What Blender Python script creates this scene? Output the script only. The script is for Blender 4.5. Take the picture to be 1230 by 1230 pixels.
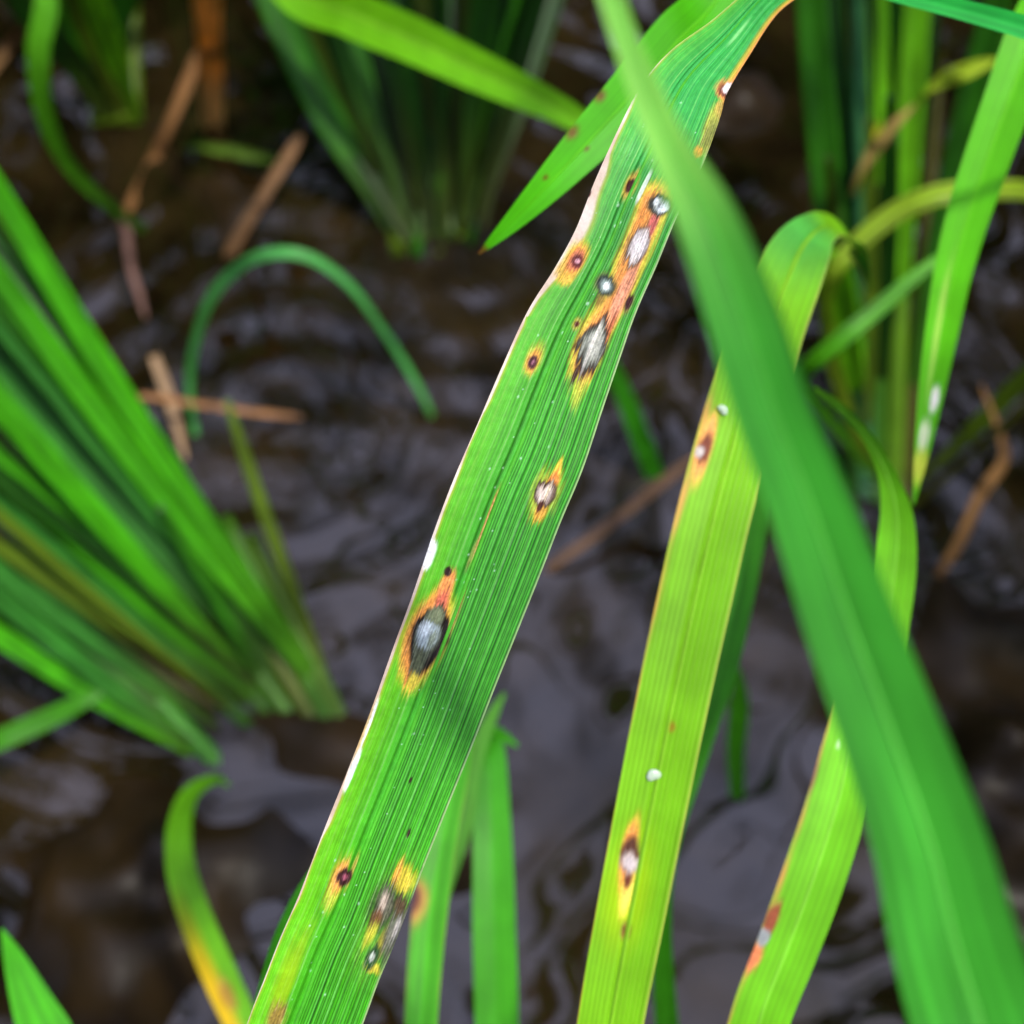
import bpy, math, random
import numpy as np
from mathutils import Vector

scene = bpy.context.scene
for o in list(bpy.data.objects):
    bpy.data.objects.remove(o)
COL = scene.collection
R_ = math.radians

# ---------------------------------------------------------------- camera
PITCH = R_(58.0)            # looking down into the paddy
CAM = np.array([0.0, 0.0, 0.38])
FPX = 1319.0                # focal length in pixels of the 1230 px photograph
FOCUS = 0.118
cam_d = bpy.data.cameras.new('camera')
cam_o = bpy.data.objects.new('camera', cam_d)
COL.objects.link(cam_o)
cam_o.location = CAM
cam_o.rotation_euler = (math.pi / 2 - PITCH, 0, 0)
cam_d.sensor_width = 36.0
cam_d.lens = 36.0 * FPX / 1230.0
cam_d.clip_start = 0.004
cam_d.clip_end = 400.0
cam_d.dof.use_dof = True
cam_d.dof.focus_distance = FOCUS
cam_d.dof.aperture_fstop = cam_d.lens / 2.3      # ~2.3 mm pupil of a phone
scene.camera = cam_o

# ---------------------------------------------------------------- world + sun (bright overcast)
SUN_EL, SUN_AZ = R_(66.0), R_(114.0)      # azimuth measured from +Y towards +X
world = bpy.data.worlds.new('World')
scene.world = world
world.use_nodes = True
wn, wl = world.node_tree.nodes, world.node_tree.links
wn.clear()
w_out = wn.new('ShaderNodeOutputWorld')
w_bg = wn.new('ShaderNodeBackground')
w_sky = wn.new('ShaderNodeTexSky')
w_sky.sky_type = 'NISHITA'
w_sky.sun_disc = False
w_sky.sun_elevation = SUN_EL
w_sky.sun_rotation = SUN_AZ
w_sky.dust_density = 3.0
w_tc = wn.new('ShaderNodeTexCoord')
w_no = wn.new('ShaderNodeTexNoise')
w_no.inputs['Scale'].default_value = 3.6
w_no.inputs['Detail'].default_value = 5.0
w_rm = wn.new('ShaderNodeMapRange')
w_rm.inputs['From Min'].default_value = 0.42
w_rm.inputs['From Max'].default_value = 0.60
w_rm.inputs['To Min'].default_value = 0.03
w_rm.inputs['To Max'].default_value = 0.95
w_mx = wn.new('ShaderNodeMix')
w_mx.data_type = 'RGBA'
w_mx.inputs['B'].default_value = (17.0, 17.4, 25.0, 1)
wl.new(w_tc.outputs['Generated'], w_no.inputs['Vector'])
wl.new(w_no.outputs['Fac'], w_rm.inputs['Value'])
wl.new(w_rm.outputs['Result'], w_mx.inputs['Factor'])
wl.new(w_sky.outputs['Color'], w_mx.inputs['A'])
wl.new(w_mx.outputs['Result'], w_bg.inputs['Color'])
w_bg.inputs['Strength'].default_value = 0.095
wl.new(w_bg.outputs['Background'], w_out.inputs['Surface'])

sun_d = bpy.data.lights.new('sun', 'SUN')
sun_d.energy = 3.0
sun_d.angle = R_(4.0)
sun_d.color = (1.0, 0.95, 0.86)
sun_o = bpy.data.objects.new('sun', sun_d)
COL.objects.link(sun_o)
sdir = Vector((math.sin(SUN_AZ) * math.cos(SUN_EL), math.cos(SUN_AZ) * math.cos(SUN_EL), math.sin(SUN_EL)))
sun_o.rotation_euler = (-sdir).to_track_quat('-Z', 'Y').to_euler()
sun_o.location = sdir * 5

vs = scene.view_settings
vs.view_transform = 'Standard'
vs.look = 'None'
vs.gamma = 1.0
vs.use_curve_mapping = False
vs.exposure = 0.5

cy = scene.cycles
cy.max_bounces = 4
cy.diffuse_bounces = 2
cy.glossy_bounces = 2
cy.transmission_bounces = 3
cy.use_adaptive_sampling = True
cy.adaptive_threshold = 0.025
cy.caustics_reflective = False
cy.caustics_refractive = False

# ---------------------------------------------------------------- geometry of the view
FWD = np.array([0, math.cos(PITCH), -math.sin(PITCH)])
UPV = np.array([0, math.sin(PITCH), math.cos(PITCH)])
RGT = np.array([1.0, 0, 0])

def P(px, py, z):
    return CAM + z * (FWD + (px - 615) / FPX * RGT - (py - 615) / FPX * UPV)

def wdepth(px, py, h=0.0):
    d = FWD - (py - 615) / FPX * UPV
    return (h - CAM[2]) / d[2]

def proj(X):
    d = X - CAM
    z = d @ FWD
    z = np.where(np.abs(z) < 1e-4, 1e-4, z)
    return np.stack([615 + FPX * (d @ RGT) / z, 615 - FPX * (d @ UPV) / z], -1)

def lin(r, g, b):
    c = np.array([r, g, b], float) / 255.0
    return np.where(c <= 0.04045, c / 12.92, ((c + 0.055) / 1.055) ** 2.4)

def smooth(a, b, x):
    t = np.clip((x - a) / (b - a), 0, 1)
    return t * t * (3 - 2 * t)

def vnoise(x, y, seed=0):
    """value noise, vectorised"""
    rs = np.random.RandomState(seed)
    T = rs.rand(256, 256)
    xi, yi = np.floor(x).astype(int), np.floor(y).astype(int)
    fx, fy = x - xi, y - yi
    fx, fy = fx * fx * (3 - 2 * fx), fy * fy * (3 - 2 * fy)
    g = lambda i, j: T[i % 256, j % 256]
    return ((g(xi, yi) * (1 - fx) + g(xi + 1, yi) * fx) * (1 - fy)
            + (g(xi, yi + 1) * (1 - fx) + g(xi + 1, yi + 1) * fx) * fy)

# ---------------------------------------------------------------- mesh helpers
def make_mesh(name, V, F, color=None, normals=None, mat=None):
    V = np.asarray(V, np.float32)
    F = np.asarray(F, np.int32)
    me = bpy.data.meshes.new(name)
    me.vertices.add(len(V))
    me.vertices.foreach_set('co', V.ravel())
    k = F.shape[1]
    me.loops.add(F.size)
    me.loops.foreach_set('vertex_index', F.ravel())
    me.polygons.add(len(F))
    me.polygons.foreach_set('loop_start', np.arange(0, F.size, k, dtype=np.int32))
    me.update(calc_edges=True)
    me.polygons.foreach_set('use_smooth', np.ones(len(F), bool))
    if color is not None:
        at = me.color_attributes.new('pigment', 'FLOAT_COLOR', 'POINT')
        c4 = np.ones((len(V), 4), np.float32)
        c4[:, :3] = color
        at.data.foreach_set('color', c4.ravel())
    if normals is not None:
        me.normals_split_custom_set_from_vertices(np.asarray(normals, np.float32).tolist())
    if mat:
        me.materials.append(mat)
    return me

def link(name, me, parent=None):
    o = bpy.data.objects.new(name, me)
    COL.objects.link(o)
    if parent is not None:
        o.parent = parent
    return o

def thing(name, loc, label, cat, group=None):
    e = bpy.data.objects.new(name, None)
    COL.objects.link(e)
    e.empty_display_size = 0.01
    e.location = loc
    e['label'] = label
    e['category'] = cat
    if group:
        e['group'] = group
    return e

def spline(pts, ns):
    """non-uniform Catmull-Rom through rows of pts, ns[i] samples in segment i"""
    pts = np.asarray(pts, float)
    n = len(pts)
    d = np.linalg.norm(np.diff(pts[:, :3], axis=0), axis=1) ** 0.5 + 1e-6
    t = np.concatenate([[0], np.cumsum(d)])
    m = np.zeros_like(pts)
    for i in range(n):
        if i == 0:
            m[i] = (pts[1] - pts[0]) / (t[1] - t[0])
        elif i == n - 1:
            m[i] = (pts[-1] - pts[-2]) / (t[-1] - t[-2])
        else:
            a = (pts[i] - pts[i - 1]) / (t[i] - t[i - 1])
            b = (pts[i + 1] - pts[i]) / (t[i + 1] - t[i])
            h0, h1 = t[i] - t[i - 1], t[i + 1] - t[i]
            m[i] = (a * h1 + b * h0) / (h0 + h1)
    out = []
    for i in range(n - 1):
        h = t[i + 1] - t[i]
        s = np.linspace(0, 1, ns[i], endpoint=(i == n - 2))[:, None]
        out.append((2 * s**3 - 3 * s**2 + 1) * pts[i] + (s**3 - 2 * s**2 + s) * h * m[i]
                   + (-2 * s**3 + 3 * s**2) * pts[i + 1] + (s**3 - s**2) * h * m[i + 1])
    return np.concatenate(out)

# ---------------------------------------------------------------- materials
def leaf_material(name, transl=0.38, rough=0.42, spec=0.35, noise_scale=900.0, bump=0.0, hue=0.478):
    m = bpy.data.materials.new(name)
    m.use_nodes = True
    nt = m.node_tree
    n, l = nt.nodes, nt.links
    n.clear()
    out = n.new('ShaderNodeOutputMaterial')
    at = n.new('ShaderNodeAttribute')
    at.attribute_name = 'pigment'
    tc = n.new('ShaderNodeTexCoord')
    no = n.new('ShaderNodeTexNoise')
    no.inputs['Scale'].default_value = noise_scale
    no.inputs['Detail'].default_value = 3
    l.new(tc.outputs['Object'], no.inputs['Vector'])
    mr = n.new('ShaderNodeMapRange')
    mr.inputs['From Min'].default_value = 0.25
    mr.inputs['From Max'].default_value = 0.75
    mr.inputs['To Min'].default_value = 0.86
    mr.inputs['To Max'].default_value = 1.12
    l.new(no.outputs['Fac'], mr.inputs['Value'])
    vm = n.new('ShaderNodeVectorMath')
    vm.operation = 'SCALE'
    l.new(at.outputs['Color'], vm.inputs[0])
    l.new(mr.outputs['Result'], vm.inputs['Scale'])
    pb = n.new('ShaderNodeBsdfPrincipled')
    pb.inputs['Roughness'].default_value = rough
    pb.inputs['Specular IOR Level'].default_value = spec
    l.new(vm.outputs['Vector'], pb.inputs['Base Color'])
    tr = n.new('ShaderNodeBsdfTranslucent')
    hs = n.new('ShaderNodeHueSaturation')
    hs.inputs['Hue'].default_value = hue
    hs.inputs['Saturation'].default_value = 1.1
    hs.inputs['Value'].default_value = 1.35
    l.new(vm.outputs['Vector'], hs.inputs['Color'])
    l.new(hs.outputs['Color'], tr.inputs['Color'])
    mx = n.new('ShaderNodeMixShader')
    mx.inputs['Fac'].default_value = transl
    l.new(pb.outputs['BSDF'], mx.inputs[1])
    l.new(tr.outputs['BSDF'], mx.inputs[2])
    l.new(mx.outputs['Shader'], out.inputs['Surface'])
    if bump:
        no2 = n.new('ShaderNodeTexNoise')
        no2.inputs['Scale'].default_value = 5200
        no2.inputs['Detail'].default_value = 2
        l.new(tc.outputs['Object'], no2.inputs['Vector'])
        bp = n.new('ShaderNodeBump')
        bp.inputs['Strength'].default_value = bump
        bp.inputs['Distance'].default_value = 0.0001
        l.new(no2.outputs['Fac'], bp.inputs['Height'])
        l.new(bp.outputs['Normal'], pb.inputs['Normal'])
    return m

M_LEAF = leaf_material('rice_leaf_skin', bump=0.35)
M_NEAR = leaf_material('soft_leaf_skin', transl=0.4, rough=0.45, spec=0.2, noise_scale=140)
M_LESION = leaf_material('dry_lesion_tissue', transl=0.2, rough=0.6, spec=0.25, noise_scale=2500, bump=0.6)
M_PLANT = leaf_material('rice_plant_green', transl=0.34, rough=0.45, spec=0.3, noise_scale=120)
M_STRAW = leaf_material('dead_straw', hue=0.505, transl=0.25, rough=0.7, spec=0.2, noise_scale=300)

def water_material():
    m = bpy.data.materials.new('murky_paddy_water')
    m.use_nodes = True
    n, l = m.node_tree.nodes, m.node_tree.links
    pb = n['Principled BSDF']
    tc = n.new('ShaderNodeTexCoord')
    no = n.new('ShaderNodeTexNoise')
    no.inputs['Scale'].default_value = 14
    no.inputs['Detail'].default_value = 6
    no.inputs['Roughness'].default_value = 0.6
    l.new(tc.outputs['Object'], no.inputs['Vector'])
    cr = n.new('ShaderNodeValToRGB')
    e = cr.color_ramp.elements
    e[0].position, e[0].color = 0.36, (0.0035, 0.0024, 0.0008, 1)
    e[1].position, e[1].color = 0.68, (0.022, 0.014, 0.0045, 1)
    l.new(no.outputs['Fac'], cr.inputs['Fac'])
    l.new(cr.outputs['Color'], pb.inputs['Base Color'])
    pb.inputs['Roughness'].default_value = 0.03
    pb.inputs['IOR'].default_value = 1.46
    no2 = n.new('ShaderNodeTexNoise')
    no2.inputs['Scale'].default_value = 70
    no2.inputs['Detail'].default_value = 2
    l.new(tc.outputs['Object'], no2.inputs['Vector'])
    bp = n.new('ShaderNodeBump')
    bp.inputs['Strength'].default_value = 0.012
    bp.inputs['Distance'].default_value = 0.004
    l.new(no2.outputs['Fac'], bp.inputs['Height'])
    l.new(bp.outputs['Normal'], pb.inputs['Normal'])
    return m
M_WATER = water_material()

# ---------------------------------------------------------------- water sheet with real ripples
def graded(lo, hi, fine_lo, fine_hi, step):
    a = list(np.arange(fine_lo, fine_hi + step / 2, step))
    d, x = step, a[-1]
    while x < hi:
        d *= 1.22
        x += d
        a.append(min(x, hi))
    d, x = step, a[0]
    while x > lo:
        d *= 1.22
        x -= d
        a.insert(0, max(x, lo))
    return np.array(a)

def base_of(px, py):
    return P(px, py, wdepth(px, py))

B_LEFT = base_of(400, 862)
B_MID = base_of(530, 292)
B_RIGHT = base_of(1062, 600)

def build_water():
    xs = graded(-120, 120, -0.55, 0.55, 0.0045)
    ys = graded(-120, 120, -0.25, 0.95, 0.0045)
    X, Y = np.meshgrid(xs, ys)
    Z = np.zeros_like(X)
    near = np.exp(-((X / 1.2) ** 2 + ((Y - .3) / 1.2) ** 2))
    rip = base_of(330, 500)
    for (cx, cy), lam, amp, reach in (((rip[0], rip[1]), 0.030, 0.0010, 0.22),
                                      ((B_LEFT[0], B_LEFT[1]), 0.041, 0.0005, 0.25),
                                      ((B_RIGHT[0], B_RIGHT[1]), 0.036, 0.0007, 0.16),
                                      ((B_MID[0], B_MID[1]), 0.030, 0.0006, 0.20)):
        r = np.hypot(X - cx, (Y - cy))
        ang = np.arctan2(Y - cy, X - cx)
        r2 = r + 0.010 * vnoise(X * 14 + 3, Y * 14, 5) + 0.004 * np.sin(3 * ang)
        Z += amp * np.sin(2 * math.pi * r2 / lam) * np.exp(-(r / reach) ** 2)
    calm_c = base_of(800, 960)
    calm = 1 - .82 * np.exp(-((X - calm_c[0]) / .11) ** 2 - ((Y - calm_c[1]) / .13) ** 2)
    Z = Z * calm
    wx, wy = X + .05 * vnoise(X * 6 + 11, Y * 6, 8), Y + .05 * vnoise(X * 6, Y * 6 + 31, 9)
    for ang, lam, amp, ph in ((.30, .055, .00060, 0), (.62, .040, .00028, 1), (2.2, .036, .00012, 2), (-.25, .090, .00090, 3)):
        Z += near * calm * amp * np.sin(2 * math.pi * (wx * math.cos(ang) + wy * math.sin(ang)) / lam + ph)
    Z += near * 0.0030 * (vnoise(X * 8 + 40, Y * 8 + 40, 2) - .5)
    nr, nc = X.shape
    V = np.stack([X, Y, Z], -1).reshape(-1, 3)
    i = np.arange(nr * nc).reshape(nr, nc)
    F = np.stack([i[:-1, :-1], i[:-1, 1:], i[1:, 1:], i[1:, :-1]], -1).reshape(-1, 4)
    o = link('water', make_mesh('water', V, F, mat=M_WATER))
    o['kind'] = 'structure'
    o['label'] = 'dark rippled paddy water reflecting a grey sky'
build_water()

def build_mud():
    m = bpy.data.materials.new('wet_mud')
    m.use_nodes = True
    n, l = m.node_tree.nodes, m.node_tree.links
    pb = n['Principled BSDF']
    tc = n.new('ShaderNodeTexCoord')
    no = n.new('ShaderNodeTexNoise')
    no.inputs['Scale'].default_value = 26
    no.inputs['Detail'].default_value = 7
    l.new(tc.outputs['Object'], no.inputs['Vector'])
    cr = n.new('ShaderNodeValToRGB')
    e = cr.color_ramp.elements
    e[0].position, e[0].color = 0.35, (0.006, 0.004, 0.0012, 1)
    e[1].position, e[1].color = 0.70, (0.026, 0.015, 0.0045, 1)
    l.new(no.outputs['Fac'], cr.inputs['Fac'])
    l.new(cr.outputs['Color'], pb.inputs['Base Color'])
    pb.inputs['Roughness'].default_value = 0.4
    pb.inputs['Specular IOR Level'].default_value = 0.16
    bp = n.new('ShaderNodeBump')
    bp.inputs['Strength'].default_value = 0.5
    bp.inputs['Distance'].default_value = 0.004
    l.new(no.outputs['Fac'], bp.inputs['Height'])
    l.new(bp.outputs['Normal'], pb.inputs['Normal'])
    xs = graded(-60, 60, -0.5, 0.5, 0.005)
    ys = graded(-60, 60, -0.25, 0.9, 0.005)
    X, Y = np.meshgrid(xs, ys)
    Z = -0.030 + 0.012 * (vnoise(X * 7 + 50, Y * 7 + 20, 61) - .5)
    bank = np.zeros_like(X)
    for px, py, rx, ry, k in ((110, 1060, .085, .075, 1), (300, 1000, .06, .05, .85), (340, 910, .085, .045, .74), (560, 1000, .03, .05, .75), (1270, 980, .085, .15, 1.05), (280, 250, .05, .07, .6),  # bank by the left clump added in place of its dark reflection
                              (640, 420, .06, .05, .75), (900, 160, .06, .09, .75), (640, 1120, .025, .05, .6), (1180, 640, .03, .04, .6)):
        c = base_of(px, py)
        bank = np.maximum(bank, k * np.exp(-((X - c[0]) / rx) ** 2 - ((Y - c[1]) / ry) ** 2))
    far = smooth(.5, .9, np.hypot(X, Y - .3)) * .8
    bank = np.maximum(bank, far)
    Z = Z + bank * (0.043 + 0.030 * (vnoise(X * 24 + 9, Y * 24, 62) - .5) + 0.022 * (vnoise(X * 60, Y * 60 + 4, 63) - .5))
    nr, nc = X.shape
    V = np.stack([X, Y, Z], -1).reshape(-1, 3)
    i = np.arange(nr * nc).reshape(nr, nc)
    F = np.stack([i[:-1, :-1], i[:-1, 1:], i[1:, 1:], i[1:, :-1]], -1).reshape(-1, 4)
    o = link('mud', make_mesh('mud', V, F, mat=m))
    o['kind'] = 'structure'
    o['label'] = 'dark brown wet mud breaking the shallow water'
build_mud()

# ---------------------------------------------------------------- leaf blades
def ribbon(ctrl, cols, ns, fold=0.10, thick=0.00022, profile=None, facing=True):
    """ctrl rows: x,y,z,width,roll  (base to tip).  Returns top/bottom grids."""
    S = spline(ctrl, ns)
    C, W, roll = S[:, :3], np.maximum(S[:, 3], 0.0004), S[:, 4]
    T = np.gradient(C, axis=0)
    T /= np.linalg.norm(T, axis=1)[:, None] + 1e-12
    pp = proj(C)
    zc = (C - CAM) @ FWD
    inside = (zc > 0.02) & (pp[:, 0] > -60) & (pp[:, 0] < 1290) & (pp[:, 1] > -60) & (pp[:, 1] < 1290)
    n = len(C)
    side = np.zeros((n, 3))
    if facing and inside.any():
        ray = C - CAM
        ray /= np.linalg.norm(ray, axis=1)[:, None]
        side = np.cross(T, -ray)
        ln = np.linalg.norm(side, axis=1)
        ok = inside & (ln > 0.25)
        if not ok.any():
            ok = inside
        side /= ln[:, None] + 1e-9
        idx = np.where(ok)[0]
        first, last = idx[0], idx[-1]
        rng = list(range(first - 1, -1, -1))
        for k in rng:
            s = side[k + 1] - T[k] * (side[k + 1] @ T[k])
            side[k] = s / np.linalg.norm(s)
        for k in range(first + 1, n):
            if not ok[k]:
                s = side[k - 1] - T[k] * (side[k - 1] @ T[k])
                side[k] = s / np.linalg.norm(s)
    else:
        up = np.array([0, 0, 1.0])
        side[0] = np.cross(T[0], up) + 1e-6
        side[0] /= np.linalg.norm(side[0])
        for k in range(1, n):
            s = side[k - 1] - T[k] * (side[k - 1] @ T[k])
            side[k] = s / np.linalg.norm(s)
    nor = np.cross(side, T)
    c, s = np.cos(roll)[:, None], np.sin(roll)[:, None]
    side, nor = side * c + nor * s, nor * c - side * s
    u = np.linspace(0, 1, cols)
    seg = np.concatenate([[0], np.cumsum(np.linalg.norm(np.diff(C, axis=0), axis=1))])
    U, SS = np.meshgrid(u, seg)
    if profile is None:
        H = fold * np.abs(U - 0.5) * W[:, None]
    else:
        H = profile(U, SS, W[:, None])
    top = C[:, None, :] + side[:, None, :] * ((U - 0.5) * W[:, None])[..., None] + nor[:, None, :] * H[..., None]
    edge = np.clip(np.minimum(U, 1 - U) * 14, 0.12, 1)
    bot = top - nor[:, None, :] * (thick * edge)[..., None]
    return dict(top=top, bot=bot, U=U, S=SS, W=W, C=C, T=T, nor=nor, side=side)

def grid_faces(nr, nc, off=0, flip=False):
    i = np.arange(nr * nc).reshape(nr, nc) + off
    F = np.stack([i[:-1, :-1], i[:-1, 1:], i[1:, 1:], i[1:, :-1]], -1).reshape(-1, 4)
    return F[:, ::-1] if flip else F

def shell(rb):
    nr, nc = rb['U'].shape
    n = nr * nc
    V = np.concatenate([rb['top'].reshape(-1, 3), rb['bot'].reshape(-1, 3)])
    Ft = grid_faces(nr, nc)
    Fb = grid_faces(nr, nc, n, True)
    i = np.arange(n).reshape(nr, nc)
    def strip(a, b):
        return np.stack([a[:-1], a[:-1] + n, a[1:] + n, a[1:]], -1)
    st = [strip(i[:, 0], 0)[:, ::-1], strip(i[:, -1], 0), strip(i[0, :], 0), strip(i[-1, :], 0)[:, ::-1]]
    return V, Ft, np.concatenate([Fb] + st)

def grid_normals(G):
    du = np.gradient(G, axis=1)
    dv = np.gradient(G, axis=0)
    n = np.cross(du, dv)
    return n / (np.linalg.norm(n, axis=-1)[..., None] + 1e-12)

class Painter:
    """paints pigment into the blade's vertices, in leaf coordinates"""
    def __init__(self, rb, base):
        self.rb = rb
        self.col = base
        self.px = proj(rb['top'])
        self.scale = FPX / np.maximum((rb['C'] - CAM) @ FWD, 0.01)      # px per metre, per row
        self.id = np.zeros(rb['U'].shape, int)
        self.relief = np.zeros(rb['U'].shape)
        U, S = rb['U'], rb['S']
        self.streak = 0.6 * (vnoise(U * 130, S * 200, 11) - 0.5) + .35 * (vnoise(U * 40, S * 400, 13) - .5)
        self.streak2 = vnoise(U * 40 + 9, S * 500, 12) - 0.5
    def at(self, x, y):
        d = (self.px[..., 0] - x) ** 2 + (self.px[..., 1] - y) ** 2
        r, c = np.unravel_index(np.argmin(d), d.shape)
        return r, c
    def blob(self, x, y, up, dn, hl, hr, color, soft=0.15, p=2.0, feather=0.35, opacity=1.0, lid=0, shear=0.0):
        r, c = self.at(x, y)
        k = self.scale[r]
        a = (self.rb['S'] - self.rb['S'][r, 0]) * k
        b = (self.rb['U'] - self.rb['U'][r, c]) * self.rb['W'][r] * k
        b = b - shear * a
        a = a + self.streak * feather * (up + dn) * 0.8
        b = b + self.streak2 * feather * (hl + hr) * 0.3
        A = np.where(a > 0, a / up, -a / dn)
        B = np.where(b > 0, b / hr, -b / hl)
        d = (A ** p + B ** p) ** (1 / p)
        al = 1 - smooth(1 - soft, 1 + soft, d)
        self.col += (np.array(color) - self.col) * (al * opacity)[..., None]
        if lid:
            self.id[al * opacity > 0.3] = lid
            self.relief = np.maximum(self.relief, al * opacity)

def leaf_pigment(rb, c_mid, c_edge=None, veins=20, vein_amt=0.18, seed=0, tip=None, base=None, var=0.12):
    U, S = rb['U'], rb['S']
    L = S[-1, 0]
    v = S / L
    c = np.ones(U.shape + (3,)) * np.array(c_mid)
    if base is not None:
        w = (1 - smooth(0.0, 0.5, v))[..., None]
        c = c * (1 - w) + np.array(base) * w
    if tip is not None:
        w = smooth(0.80, 0.99, v)[..., None]
        c = c * (1 - w) + np.array(tip) * w
    if c_edge is not None:
        w = (smooth(0.42, 0.5, np.abs(U - .5)) * (0.3 + 0.7 * vnoise(v * 30, U * 0 + 3, seed + 2)))[..., None]
        c = c * (1 - w) + np.array(c_edge) * w
    st = np.sin(2 * math.pi * veins * (U + 0.01 * np.sin(U * 37 + seed)))
    k = 1 + vein_amt * st + var * (vnoise(U * 5, v * 14, seed) - .5) * 2 + var * (vnoise(U * 30, v * 8, seed + 1) - .5)
    rid = np.exp(-((U - .5) / .03) ** 2)
    k = k * (1 + 0.25 * rid)
    return c * k[..., None]

def px_ctrl(pts, k=1.0):
    """rows (px, py, width_px, depth[, roll deg]) -> world control rows"""
    out = []
    for p in pts:
        roll = R_(p[4]) if len(p) > 4 else 0.0
        w = p[2] * p[3] / FPX * k / max(0.35, math.cos(roll))
        out.append([*P(p[0], p[1], p[3]), w, roll])
    return out

def tube(path, radii, sides=10, color=(.1, .2, .03), mat=None, name='stem', parent=None, seed=0, sub=4):
    ctrl = [[*p, r] for p, r in zip(path, radii)]
    S = spline(ctrl, [sub] * (len(ctrl) - 1))
    C, Rr = S[:, :3], S[:, 3]
    T = np.gradient(C, axis=0)
    T /= np.linalg.norm(T, axis=1)[:, None]
    ref = np.array([0.31, 0.87, 0.2]); ref /= np.linalg.norm(ref)
    A = np.cross(T, ref); A /= np.linalg.norm(A, axis=1)[:, None]
    B = np.cross(T, A)
    th = np.linspace(0, 2 * math.pi, sides, endpoint=False)
    G = C[:, None] + Rr[:, None, None] * (np.cos(th)[None, :, None] * A[:, None] + np.sin(th)[None, :, None] * B[:, None])
    n = len(C)
    V = G.reshape(-1, 3)
    i = np.arange(n * sides).reshape(n, sides)
    j = np.roll(i, -1, axis=1)
    F = np.stack([i[:-1], i[1:], j[1:], j[:-1]], -1).reshape(-1, 4)
    # end caps as fans of quads collapsed on a centre vertex pair
    V = np.concatenate([V, C[:1], C[-1:]])
    c0, c1 = n * sides, n * sides + 1
    tri0 = np.stack([j[0], i[0], np.full(sides, c0)], -1)
    tri1 = np.stack([i[-1], j[-1], np.full(sides, c1)], -1)
    rs = np.random.RandomState(seed)
    col = np.array(color)[None] * (0.85 + 0.3 * vnoise(np.repeat(np.arange(n), sides) * .35, np.tile(th, n) * 1.5, seed))[:, None]
    col = np.concatenate([col, [color], [color]])
    me = bpy.data.meshes.new(name)
    me.from_pydata(V.tolist(), [], F.tolist() + tri0.tolist() + tri1.tolist())
    me.polygons.foreach_set('use_smooth', np.ones(len(me.polygons), bool))
    at = me.color_attributes.new('pigment', 'FLOAT_COLOR', 'POINT')
    c4 = np.ones((len(V), 4), np.float32); c4[:, :3] = col
    at.data.foreach_set('color', c4.ravel())
    me.materials.append(mat or M_PLANT)
    return link(name, me, parent)

def local(V, loc):
    return np.asarray(V) - np.asarray(loc)

def midrib_part(rb, root, loc, u0=0.5, hw=0.018, height=0.00012, color=(.2, .4, .08), mat=None, prof=7, v0=0.0, v1=1.0):
    nr, nc = rb['U'].shape
    r0, r1 = int(nr * v0), max(int(nr * v1), 2)
    us = np.linspace(u0 - hw, u0 + hw, prof)
    ci = us * (nc - 1)
    lo = np.clip(np.floor(ci).astype(int), 0, nc - 2)
    f = (ci - lo)[None, :, None]
    G = rb['top'][:, lo] * (1 - f) + rb['top'][:, lo + 1] * f
    h = np.sqrt(np.clip(1 - np.linspace(-1, 1, prof) ** 2, 0, 1)) * height - 0.00003
    G = G + rb['nor'][:, None, :] * h[None, :, None]
    G = G[r0:r1]
    n, m = G.shape[:2]
    col = np.ones((n, m, 3)) * np.array(color)
    col *= (0.85 + 0.3 * vnoise(rb['S'][r0:r1, :1] * 300, np.linspace(0, 3, m)[None] + 0 * rb['S'][r0:r1, :1], 4))[..., None]
    me = make_mesh('midrib', local(G.reshape(-1, 3), loc), grid_faces(n, m), col.reshape(-1, 3), mat=mat or M_LEAF)
    return link('midrib', me, root)

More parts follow.
